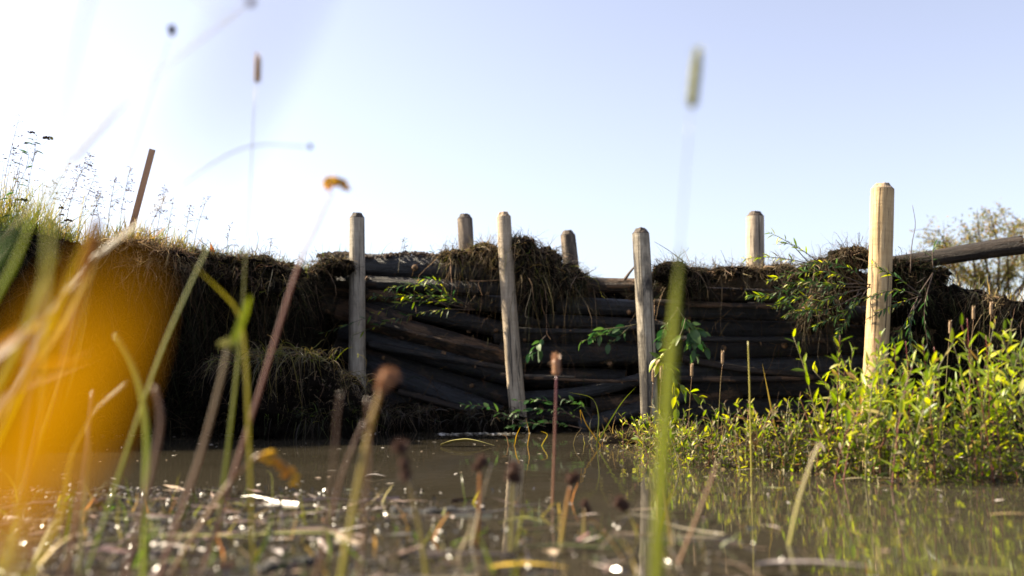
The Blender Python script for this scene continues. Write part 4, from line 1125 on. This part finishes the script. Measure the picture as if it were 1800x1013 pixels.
plant('timothy_grass', 'timothy stalk with a small golden head high in the left sky', 'grass stalk', 1.7, [(384, 900), (408, 720), (425, 560), (431, 460), (440, 330), (450, 150)], 0.0016, G1, (.36, .30, .10), ('timothy', (453, 146), (454, 97), 0.0052), (.28, .15, .025),
      [([(386, 900), (408, 720), (425, 560), (432, 452)], 0.006, (.34, .36, .03), (.4, .33, .06))], r_top=0.0007)
plant('bud_stalk', 'thin stalk with a small dark bud high in the upper left sky', 'grass stalk', 1.45, [(60, 800), (150, 520), (235, 260), (288, 100), (300, 62)], 0.0008, OL, None, ('knob', [(302, 52, 14), (302, 58, 11)]), (.03, .022, .02))
plant('arching_stalk', 'pale stalk arching right across the left sky to a dark tip', 'grass stalk', 1.5, [(60, 610), (120, 505), (170, 448), (240, 395), (320, 325), (400, 273), (460, 255), (538, 258)], 0.0022, PALE, (.30, .28, .18), ('knob', [(545, 258, 9)]), (.03, .022, .02), [([(165, 455), (200, 425), (240, 395), (285, 358)], 0.0065, (.66, .62, .5), (.6, .56, .44))], r_top=0.0007)
plant('arching_stalk', 'blurred pale stalk rising right to the top edge of the left sky', 'grass stalk', 1.05, [(-60, 520), (60, 360), (150, 250), (250, 150), (390, 40), (432, 6)], 0.0010, PALE, PALE, ('knob', [(440, 3, 16)]), (.10, .05, .05), [([(120, 290), (150, 255), (200, 200), (255, 140)], 0.009, (.8, .78, .7), (.8, .78, .7))], r_top=0.0008)
plant('tall_grass', 'upright blade in front of the left bank bending off at its dry tip', 'grass blade', 1.6, None, blades_=[([(200, 860), (240, 740), (290, 600), (355, 455), (392, 386)], 0.0056, (.24, .30, .03), (.36, .36, .1))])
plant('leaning_grass', 'yellow-green blade leaning left across the left bank', 'grass blade', 1.55, None, blades_=[([(436, 760), (432, 650), (420, 555), (380, 505), (340, 468)], 0.0060, YB, YB)])
plant('green_node_stalk', 'stalk with a pale green bud cluster and a bright upright leaf before the left bank', 'flower', 1.4, [(318, 900), (352, 800), (385, 680), (400, 612)], 0.0032, (.26, .13, .09), (.30, .24, .12), ('umbel', (402, 608), 0.024), (.34, .33, .10), [([(404, 615), (420, 575), (434, 535), (441, 520)], 0.010, G2, G2)])
plant('brown_knob_stalk', 'yellow stalk with a drooping brown knob head in front of the sloping logs', 'seed stalk', 1.35, [(608, 970), (628, 860), (652, 745), (668, 690), (676, 664)], 0.0040, (.36, .34, .03), (.34, .18, .07), ('knob', [(680, 664, 30), (694, 662, 18), (672, 680, 20)]), (.26, .14, .08))
plant('plantain', 'slim purple-red plantain stalk standing at the middle of the pond', 'seed stalk', 2.5, [(968, 960), (972, 860), (976, 740), (978, 660)], 0.0030, (.30, .17, .07), (.17, .045, .06), ('timothy', (978, 660), (977, 628), 0.0095), (.34, .20, .12))
KN = [
 ([(838, 960), (842, 900), (843, 828)], 1.9, (.44, .22, .03), (.36, .16, .04), [(847, 812, 22), (838, 820, 15)], 'orange stalk with a dark split head at the pond middle, left of the olive one'),
 ([(898, 970), (900, 900), (902, 845)], 1.8, (.28, .26, .05), (.22, .18, .05), [(904, 825, 24), (896, 838, 17), (908, 842, 16)], 'olive stalk with a dark chunky head at the pond middle'),
 ([(984, 970), (994, 900), (1002, 856)], 1.9, (.34, .28, .04), (.40, .17, .05), [(1004, 843, 20), (1012, 838, 16)], 'orange-topped stalk with a bent dark head right of the purple stalk'),
 ([(1027, 970), (1027, 920), (1028, 895)], 2.0, (.30, .25, .06), (.26, .17, .06), [(1028, 886, 15), (1034, 897, 12)], 'short dim stalk with a small head right of the orange-topped one'),
 ([(1124, 960), (1116, 925), (1100, 895)], 2.0, (.36, .33, .04), (.32, .25, .06), [(1088, 882, 20), (1096, 890, 18)], 'bent yellow stalk with a brown head just left of the big blurred green stalk'),
 ([(748, 1000), (738, 930), (720, 855), (712, 830)], 1.6, (.38, .34, .04), (.16, .09, .06), [(703, 787, 26), (710, 815, 20), (712, 835, 22)], 'tall dark double-headed stalk left of the pond middle'),
]
for pts, Y, c0, c1, hd, lb in KN:
    plant('knob_stalk', lb, 'seed stalk', Y, pts, 0.0032, c0, c1, ('knob', hd), (.075, .045, .035), group='dead seed stalks in the shallow water')
plant('pale_stalk', 'short white broken stalk beside the orange split-headed one', 'seed stalk', 1.9, [(836, 925), (848, 870), (864, 815)], 0.0024, PALE, PALE)
plant('pale_stalk', 'pale slanting stalk in the water in front of the right shoots', 'seed stalk', 1.9, [(1388, 955), (1402, 890), (1422, 825), (1440, 780)], 0.0034, (.34, .33, .05), (.45, .36, .22))
r_ = plant('yellow_flower', 'leaning stalk with a drooping spray of yellow florets at lower left', 'flower', 1.6, [(300, 1010), (345, 935), (395, 860), (440, 812), (465, 798), (490, 808), (512, 828), (522, 850)], 0.0030, (.24, .15, .07), (.36, .20, .05))
for k, (u, v) in enumerate([(470, 798), (478, 796), (462, 806), (488, 812), (492, 822), (505, 826), (514, 828), (520, 838), (518, 850), (500, 836), (474, 812)]):
    m = MB(); V, Fc = ball(at(u, v, 1.6), 0.0056, 8, (1.2, 1, 0.8), k, 0.6); m.add(V, Fc, random.choice([(.62, .36, .02), (.55, .26, .02), (.45, .2, .03)])); m.build('floret', M['dry'], r_)
ST = [
 ([(128, 950), (150, 830), (166, 690)], 1.5, BR, 0.0030, 'blurred brown stalk at lower left behind the amber leaf'),
 ([(150, 880), (158, 790), (162, 735), (225, 672)], 1.6, (.30, .27, .10), 0.0026, 'olive stalk with a broken silvery top at lower left'),
 ([(256, 870), (258, 780), (250, 700), (232, 640), (205, 590)], 1.45, (.34, .38, .03), 0.0036, 'bright yellow-green stalk curving left at lower left'),
 ([(248, 900), (268, 820), (282, 740), (272, 680)], 1.3, BR, 0.0034, 'brown stalk just right of the bright yellow-green one'),
 ([(572, 960), (584, 840), (592, 740), (598, 690)], 1.3, (.16, .09, .05), 0.0016, 'dim brown stalk hazed below the foot of the grey post'),
 ([(584, 900), (606, 820), (640, 740)], 1.5, BR, 0.0022, 'thin brown stalk left of the yellow knob stalk'),
 ([(640, 900), (648, 800), (646, 700)], 1.3, (.22, .12, .06), 0.0020, 'faint brown stalk close behind the yellow knob stalk'),
 ([(1186, 1010), (1225, 910), (1250, 845), (1262, 810)], 1.7, (.26, .15, .07), 0.0026, 'brown leaning stalk right of the big blurred green stalk'),
 ([(1318, 1000), (1321, 860), (1318, 700), (1315, 600)], 3.3, (.34, .30, .06), 0.0030, 'tall straight yellow stalk in front of the right logs'),
 ([(1180, 960), (1172, 880), (1163, 800)], 1.9, (.34, .24, .08), 0.0026, 'straw stalk behind the big blurred green stalk'),
]
for pts, Y, c, r, lb in ST: plant('bare_stalk', lb, 'seed stalk', Y, pts, r, c, None)
LB = [
 ([(-40, 830), (30, 680), (100, 530), (166, 385)], 0.95, 0.0075, (.46, .46, .02), (.60, .40, .02), 'broad yellow-green blade at the left edge pointing up right'),
 ([(10, 720), (60, 590), (100, 525), (148, 474)], 1.0, 0.0052, (.62, .58, .48), (.62, .58, .48), 'white dry blade at the left edge crossing the broad blade'),
 ([(-30, 640), (20, 600), (62, 556)], 0.9, 0.0060, (.62, .56, .48), (.62, .56, .48), 'short white blurred blade at the left edge'),
 ([(-60, 740), (30, 678), (90, 655), (170, 622)], 0.95, 0.0060, (.60, .52, .36), (.60, .5, .36), 'pale blade bending right low at the left edge'),
 ([(-60, 640), (40, 632), (110, 630), (165, 628)], 0.8, 0.0045, (.55, .26, .05), (.55, .26, .05), 'orange blade lying level at the left edge'),
 ([(40, 660), (90, 590), (130, 520), (160, 470)], 0.95, 0.0040, (.42, .34, .12), (.42, .34, .12), 'thin straw blade behind the broad blade at the left edge'),
 ([(-40, 500), (10, 420), (60, 345)], 0.7, 0.0060, (.16, .24, .06), (.16, .24, .06), 'soft green blade at the left edge below the bank grass'),
 ([(50, 640), (75, 500), (100, 400)], 0.8, 0.0040, (.22, .13, .07), (.22, .13, .07), 'brown blurred blade in front of the dark bank at left'),
 ([(20, 600), (60, 570), (130, 570)], 1.0, 0.0045, (.62, .42, .03), (.62, .42, .03), 'bright yellow short blade crossing the broad blade at left'),
]
LB += [
 ([(20, 960), (70, 800), (120, 650), (150, 520)], 1.05, 0.0060, (.44, .46, .02), (.5, .46, .03), 'bright green blade rising behind the amber blur at left'),
 ([(-20, 700), (30, 600), (70, 500), (100, 440)], 0.9, 0.0065, (.40, .44, .02), (.46, .44, .03), 'short bright green blade at the left edge above the orange one'),
 ([(-30, 560), (20, 470), (50, 400), (70, 350)], 1.1, 0.0060, (.34, .42, .02), (.4, .42, .03), 'green blade at the left edge in front of the bank top'),
 ([(60, 1000), (110, 900), (130, 800), (190, 690)], 1.2, 0.0050, (.50, .46, .03), (.56, .40, .03), 'yellow blade bending right under the amber blur'),
]
for pts, Y, w, c, tp, lb in LB: plant('blade_grass', lb, 'grass blade', Y, None, blades_=[(pts, w, c, tp)], group='blurred blades at the left edge')
plant('dock_spike', 'brown seed spike with orange bits beside the broad blade at left', 'seed stalk', 1.0, [(90, 700), (120, 570), (150, 470), (168, 400)], 0.003, BR, BR, ('knob', [(168, 402, 18), (163, 420, 20), (158, 440, 22), (152, 462, 22), (146, 486, 20), (172, 392, 14)]), (.22, .10, .04))
plant('blade_grass', 'yellow blade tip dipping into the upper left sky', 'grass blade', 0.75, None, blades_=[([(60, 700), (110, 200), (200, -120), (300, -80), (350, -5), (418, 52)], 0.0038, (.55, .52, .10), (.6, .56, .12))])
# very close to the lens
def close_leaf(label, Y, pts, w, c, mat='amber', n=18, via=(), face=(.35, 1, .1)):
    P = [at(p[0], p[1], Y + (p[2] if len(p) > 2 else 0)) for p in pts]
    W = [at(p[0], p[1], Y) for p in via]
    g = Vector(((W or P)[0].x - 0.01, P[0].y + 0.02, 0.02))
    root = empty('close_leaf', g); tag(root, label, 'leaf')
    Q = smooth_path([g, g.lerp((W or P)[0], .5) + Vector((-.006, 0, 0))] + W + [P[0]], 24)
    V, Fc = tube(Q, [0.0011] * 24, 6); m = MB(); m.add(V, Fc, c); m.build('stalk', M['stemgreen'], root)
    m = MB(); P = smooth_path(P, n); V, Fc = [], []
    for i, p in enumerate(P):
        t = i / (n - 1); d = (P[min(i + 1, n - 1)] - P[max(i - 1, 0)]).normalized(); s = d.cross(Vector(face)).normalized(); nn = s.cross(d)
        ww = w * .5 * max(0.06, math.sin(math.pi * min(1, .08 + .9 * t)) ** .7)
        V += [p - s * ww + nn * ww * .25, p, p + s * ww + nn * ww * .25]
    for i in range(n - 1):
        a = i * 3; Fc += [(a, a + 1, a + 4, a + 3), (a + 1, a + 2, a + 5, a + 4)]
    m.add(V, Fc, c); m.build('leaf_blade', M[mat], root)
close_leaf('amber leaf right in front of the lens, melted into a blur at left', 0.15, [(-60, 960), (30, 820), (115, 665), (205, 495)], 0.0145, (.150, .068, .0005), face=(-.6, .8, .1))
close_leaf('dark narrow leaf close to the lens, a faint blur on the left sky', 0.15, [(540, -160), (480, -10), (410, 130), (355, 240), (300, 350)], 0.0046, (.07, .07, .10), 'blade', via=[(-420, 500), (-380, -100), (0, -420), (420, -420)])

# timothy and rushes standing in the thicket
TH = [(1270, 3.9, 720, 618, 'tiny timothy head left of the tall straight yellow stalk'), (1216, 3.9, 760, 640, 'thin red stalk with a small head right of the hanging sprig'), (1670, 3.8, 660, 565, 'timothy head over the shoots nearest the fresh yellow post'),
      (1711, 3.8, 660, 540, 'timothy head over the shoots, left one of the close pair at right'), (1742, 3.8, 660, 532, 'timothy head over the shoots, right one of the close pair at right'), (1148, 3.9, 790, 650, 'thin green rush beside the foot of the patchy post'), (1162, 3.85, 790, 645, 'thin green rush second from the foot of the patchy post')]
for u, Y, vb, vt, lb in TH:
    plant('timothy_grass', lb, 'grass stalk', Y, [(u - 6, vb), (u - 3, (vb + vt) / 2), (u, vt + 22)], 0.0013, (.20, .20, .05), (.22, .12, .05), ('timothy', (u, vt + 22), (u, vt), 0.0055), (.30, .21, .12), group='timothy heads over the thicket')
RED = [(1700, 3.2, 700, 560), (1733, 3.1, 720, 590), (1592, 3.2, 700, 600), (1642, 3.3, 720, 610), (1536, 3.2, 690, 585)]
for i, (u, Y, vb, vt) in enumerate(RED):
    plant('red_shoot', ['bare crimson shoot above the shoots at the close timothy pair', 'bare red shoot near the right edge of the thicket', 'bare red shoot just right of the fresh yellow post', 'short bare red shoot in the dip of the thicket', 'bare red shoot in front of the fresh yellow post'][i], 'shoot', Y, [(u + 6, vb), (u + 4, (vb + vt) / 2), (u, vt)], 0.0014, (.10, .04, .02), (.24, .05, .04))
# water's-edge blades in the middle: arching grasses with reflections
AR = [([(1050, 768), (1052, 730), (1040, 700), (1000, 690)], (.14, .16, .03), 'arching brown-tipped grass blade left of the patchy post foot'),
      ([(1055, 770), (1075, 735), (1095, 705), (1118, 680)], (.16, .2, .03), 'green blade slanting up to the patchy post foot'),
      ([(1048, 772), (1030, 745), (1020, 720), (1022, 745)], (.40, .24, .04), 'orange blade curling over left of the patchy post foot'),
      ([(928, 778), (930, 760), (924, 735)], (.48, .28, .04), 'orange sedge blade standing in the water below the dark leafy twigs'),
      ([(905, 778), (908, 765), (915, 750)], (.42, .26, .05), 'shorter orange sedge blade left of the other one'),
      ([(955, 778), (962, 764), (950, 758)], (.60, .44, .03), 'bright yellow leaf tip rising from the water right of the sedge'),
      ([(893, 780), (890, 768), (882, 764)], (.30, .16, .07), 'brown sedge stub leftmost in the row by the water edge'),
      ([(1120, 780), (1150, 750), (1180, 735)], (.45, .36, .2), 'straw slanting over the litter at the patchy post foot'),
      ([(1340, 640), (1350, 690), (1356, 720)][::-1], (.50, .34, .06), 'orange-yellow blade over the low shoots'),]
for pts, c, lb in AR:
    plant('sedge', lb, 'grass blade', 4.9 if pts[0][0] < 1300 else 3.8, None, blades_=[(pts, 0.0062, c, tuple(x * .8 for x in c))], group='blades along the water edge')
tussock(Vector((0.62, 5.15, 0.0)), 190, 0.22, 0.14, 0.14, 'thin orange sedge stubble along the water edge left of the patchy post', YELLOWG + [(0.4, .22, .05)], DRY, (0, .6), .3, (0.002, 0.004))
tussock(Vector((0.82, 4.7, 0.0)), 420, 0.24, 0.18, 0.20, 'tangle of straw and sedge in the water at the patchy post foot', YELLOWG + DRY + [(0.45, .36, .2)], DRY, (0.2, 1.2), .7, (0.002, 0.0045))
tussock(Vector((-1.35, 5.95, 0.02)), 90, 0.12, 0.06, 0.20, 'small sprout of green blades at the waterline below the left bank', YELLOWG, DRY, (0, .6), .5)

# ------------------------------------------------------------------ things on the water
def flakes(n, xr, yr, z, s0, s1, pal, tilt, long=2.0, dens=None):
    V = []; Q = []; C = []
    k = 0
    while k < n:
        x = random.uniform(*xr); y = yr[0] + (yr[1] - yr[0]) * random.random()
        if dens and random.random() > dens(x, y): continue
        s = random.uniform(s0, s1); a = random.uniform(0, 6.28); l = s * random.uniform(1, long)
        nrm = Vector((random.gauss(0, tilt), random.gauss(0, tilt), 1)).normalized()
        X = (Vector((math.cos(a), math.sin(a), 0)) - nrm * nrm.dot(Vector((math.cos(a), math.sin(a), 0)))).normalized(); Y_ = nrm.cross(X)
        c = Vector((x, y, z(x, y)))
        V += [c - X * l, c - Y_ * s * .6 + nrm * s * .1, c + X * l, c + Y_ * s * .6 + nrm * s * .1]; Q.append((4 * k, 4 * k + 1, 4 * k + 2, 4 * k + 3))
        j = random.uniform(.5, 1.4); C += [tuple(q * j for q in random.choice(pal))] * 4
        k += 1
    return V, np.array(Q), C
def litter(label, name, *a, mat='wet', **k):
    V, Q, C = flakes(*a, **k)
    tag(obj(name, mesh(name, V, Q, M[mat], True, C)), label, 'litter', kind='stuff')
WP = [(.10, .06, .035), (.18, .12, .07), (.26, .19, .12), (.06, .05, .03), (.12, .12, .04), (.22, .14, .10)]
top_z = lambda x, y: max(shore_h(x, y), 0.001) + random.uniform(0.001, 0.006)
shd = lambda x, y: max(0.02, min(1, 0.8 - 0.7 * (x + 0.3) - 0.5 * (y - 1.5)))
litter('dark wet flecks glinting on the near shore mud', 'shore_litter', 19000, (-2.0, 1.2), (0.9, 2.9), top_z, 0.0015, 0.0050, [(.05, .035, .02), (.09, .06, .04), (.04, .035, .02)], 1.6, mat='fleck', dens=shd)
litter('wet brown leaf scraps lying flat on the near shore', 'leaf_scraps', 700, (-2.0, 1.3), (0.9, 2.9), lambda x, y: max(shore_h(x, y), 0.001) + 0.003, 0.005, 0.018, WP + [(.42, .34, .28), (.46, .40, .35)], 0.14, long=5.0, dens=shd)  # the pale pinkish tones put reflected sky into the scrap colour
litter('specks of debris drifting on the pond', 'floating_specks', 420, (-3.2, 2.2), (2.4, 6.3), lambda x, y: 0.002, 0.003, 0.011, [(.4, .34, .26), (.3, .22, .14), (.5, .45, .38)], 0.10, dens=None)
litter('pale scum and straw along the waterline below the left bank', 'shore_scum', 420, (-2.9, 0.2), (5.75, 6.25), lambda x, y: 0.003, 0.004, 0.016, [(.4, .38, .34), (.3, .27, .22), (.5, .48, .45)], 0.15, dens=lambda x, y: max(0, 1 - abs(y - (6.05 + 0.10 * x + 0.10 * mnoise.noise(Vector((x * 1.7, 0, 3))))) * 7) * max(0, 0.25 + 1.6 * mnoise.noise(Vector((x * 2.3, 5, 1)))))
# wet strands lying on the mud and water
n = 800
xs = rng.uniform(-2.2, 1.3, n); ys = 1.0 + 1.7 * rng.random(n) ** 1.2
keep = rng.random(n) < np.clip(0.9 - 0.6 * (xs + 0.2) - 0.4 * (ys - 1.2), 0.03, 1); xs, ys = xs[keep], ys[keep]; n = len(xs)
R = np.array([(x, y, max(shore_h(x, y), 0.0) + 0.004) for x, y in zip(xs, ys)])
b = blades(R, np.column_stack([rng.normal(0, 1, n), rng.normal(0, .35, n), np.abs(rng.normal(.02, .03, n))]), rng.uniform(.05, .30, n), .03, rng.uniform(.003, .010, n), palette(n, [(.20, .13, .085), (.13, .12, .04), (.40, .33, .27), (.10, .065, .045), (.26, .18, .13), (.07, .05, .035)]), 5, .05)  # pale pinkish strands carry a painted sky sheen
tag(obj('wet_strands', mesh('wet_strands', b[0], b[1], M['wet'], True, b[2])), 'wet dead grass strands flattened on the near shore', 'litter', kind='stuff')
# short living blades and stubble on the near shore
n = 1100
xs = rng.uniform(-2.0, 0.6, n); ys = 1.2 + 1.4 * rng.random(n)
keep = rng.random(n) < np.clip(0.35 - 0.6 * xs, 0.06, 1); xs, ys = xs[keep], ys[keep]; n = len(xs)
R = np.array([(x, y, max(shore_h(x, y), 0.0) - 0.005) for x, y in zip(xs, ys)])
b = blades(R, np.column_stack([rng.normal(0.1, .5, n), rng.normal(0, .4, n), np.ones(n)]), 0.02 + 0.13 * rng.random(n) ** 2.2, .25, rng.uniform(.002, .006, n), palette(n, YELLOWG + GREEN + [(.3, .15, .07), (.4, .33, .2)]), 5, .08)
tag(obj('shore_stubble', mesh('shore_stubble', b[0], b[1], M['blade'], True, b[2])), 'short stubble of green and straw blades on the near shore', 'grass', kind='stuff')
def floater(label, u, v, L, w, c, ang=0.0, name='floating_leaf', cat='leaf', arch=0.004):
    d = at(u, v, 1.0) - CAM; t = -CAM.z / d.z; p = CAM + d * t
    X = Vector((math.cos(ang), math.sin(ang), 0))
    pts = [p + X * (s * L) + Vector((0, 0, 0.004 + arch * (1 - (2 * s) ** 2))) for s in (-.5, -.2, .1, .5)]
    m = MB(); ribbon(m, pts, w, c, tuple(x * .85 for x in c), 0, 14, Vector((0.05, 0.02, 1)))
    o = m.build(name, M['wet'], None, p); tag(o, label, cat)
floater('golden leaf lying flat at the bottom edge of the picture', 930, 1003, 0.13, 0.022, (.55, .36, .02), .05)
floater('long pale green blade floating at lower left', 530, 945, 0.20, 0.014, (.36, .36, .10), .05)
floater('second pale blade floating left of the long pale green one', 380, 950, 0.17, 0.014, (.34, .34, .08), -.03)
floater('curled yellow-green blade floating below the orange stalk', 925, 925, 0.12, 0.012, (.34, .34, .06), -.2, arch=.012)
floater('pale leaf scrap drifting in the middle of the pond', 660, 840, 0.07, 0.022, (.5, .44, .38), .0)
floater('yellow leafy raft drifting in front of the tall leaning post', 822, 785, 0.26, 0.07, (.42, .38, .12), .0, arch=.02)
floater('pale straw floating in front of the right shoots', 1540, 845, 0.22, 0.014, (.45, .38, .24), .06)
floater('pale straw floating below the low shoots', 1330, 829, 0.14, 0.008, (.5, .42, .3), .02)
floater('greyish wet leaf floating at the bottom right', 1440, 1000, 0.20, 0.022, (.3, .25, .22), -.15)
floater('pale straw at the right edge of the water', 1790, 910, 0.12, 0.01, (.5, .36, .15), -.25)
def stick(label, u, v, L, r, ang):
    d = at(u, v, 1.0) - CAM; p = CAM + d * (-CAM.z / d.z)
    X = Vector((math.cos(ang), math.sin(ang), 0))
    P = smooth_path([p + X * (s * L) + Vector((0, random.gauss(0, r), random.gauss(0, r * .3))) for s in (-.5, -.2, .15, .5)], 16)
    V, Fc = tube(P, [r * (1 + .35 * math.sin(i * 2.1)) for i in range(16)], 8)
    o = obj('floating_stick', mesh('floating_stick', [Vector(q) - p for q in V], Fc, M['bark_black']), None, p); tag(o, label, 'stick')
stick('knobbly black stick floating left of the pond middle', 770, 900, 0.22, 0.010, 0.05)
stick('dark wet stick in the mud at the lower left', 500, 1000, 0.12, 0.012, 0.9)
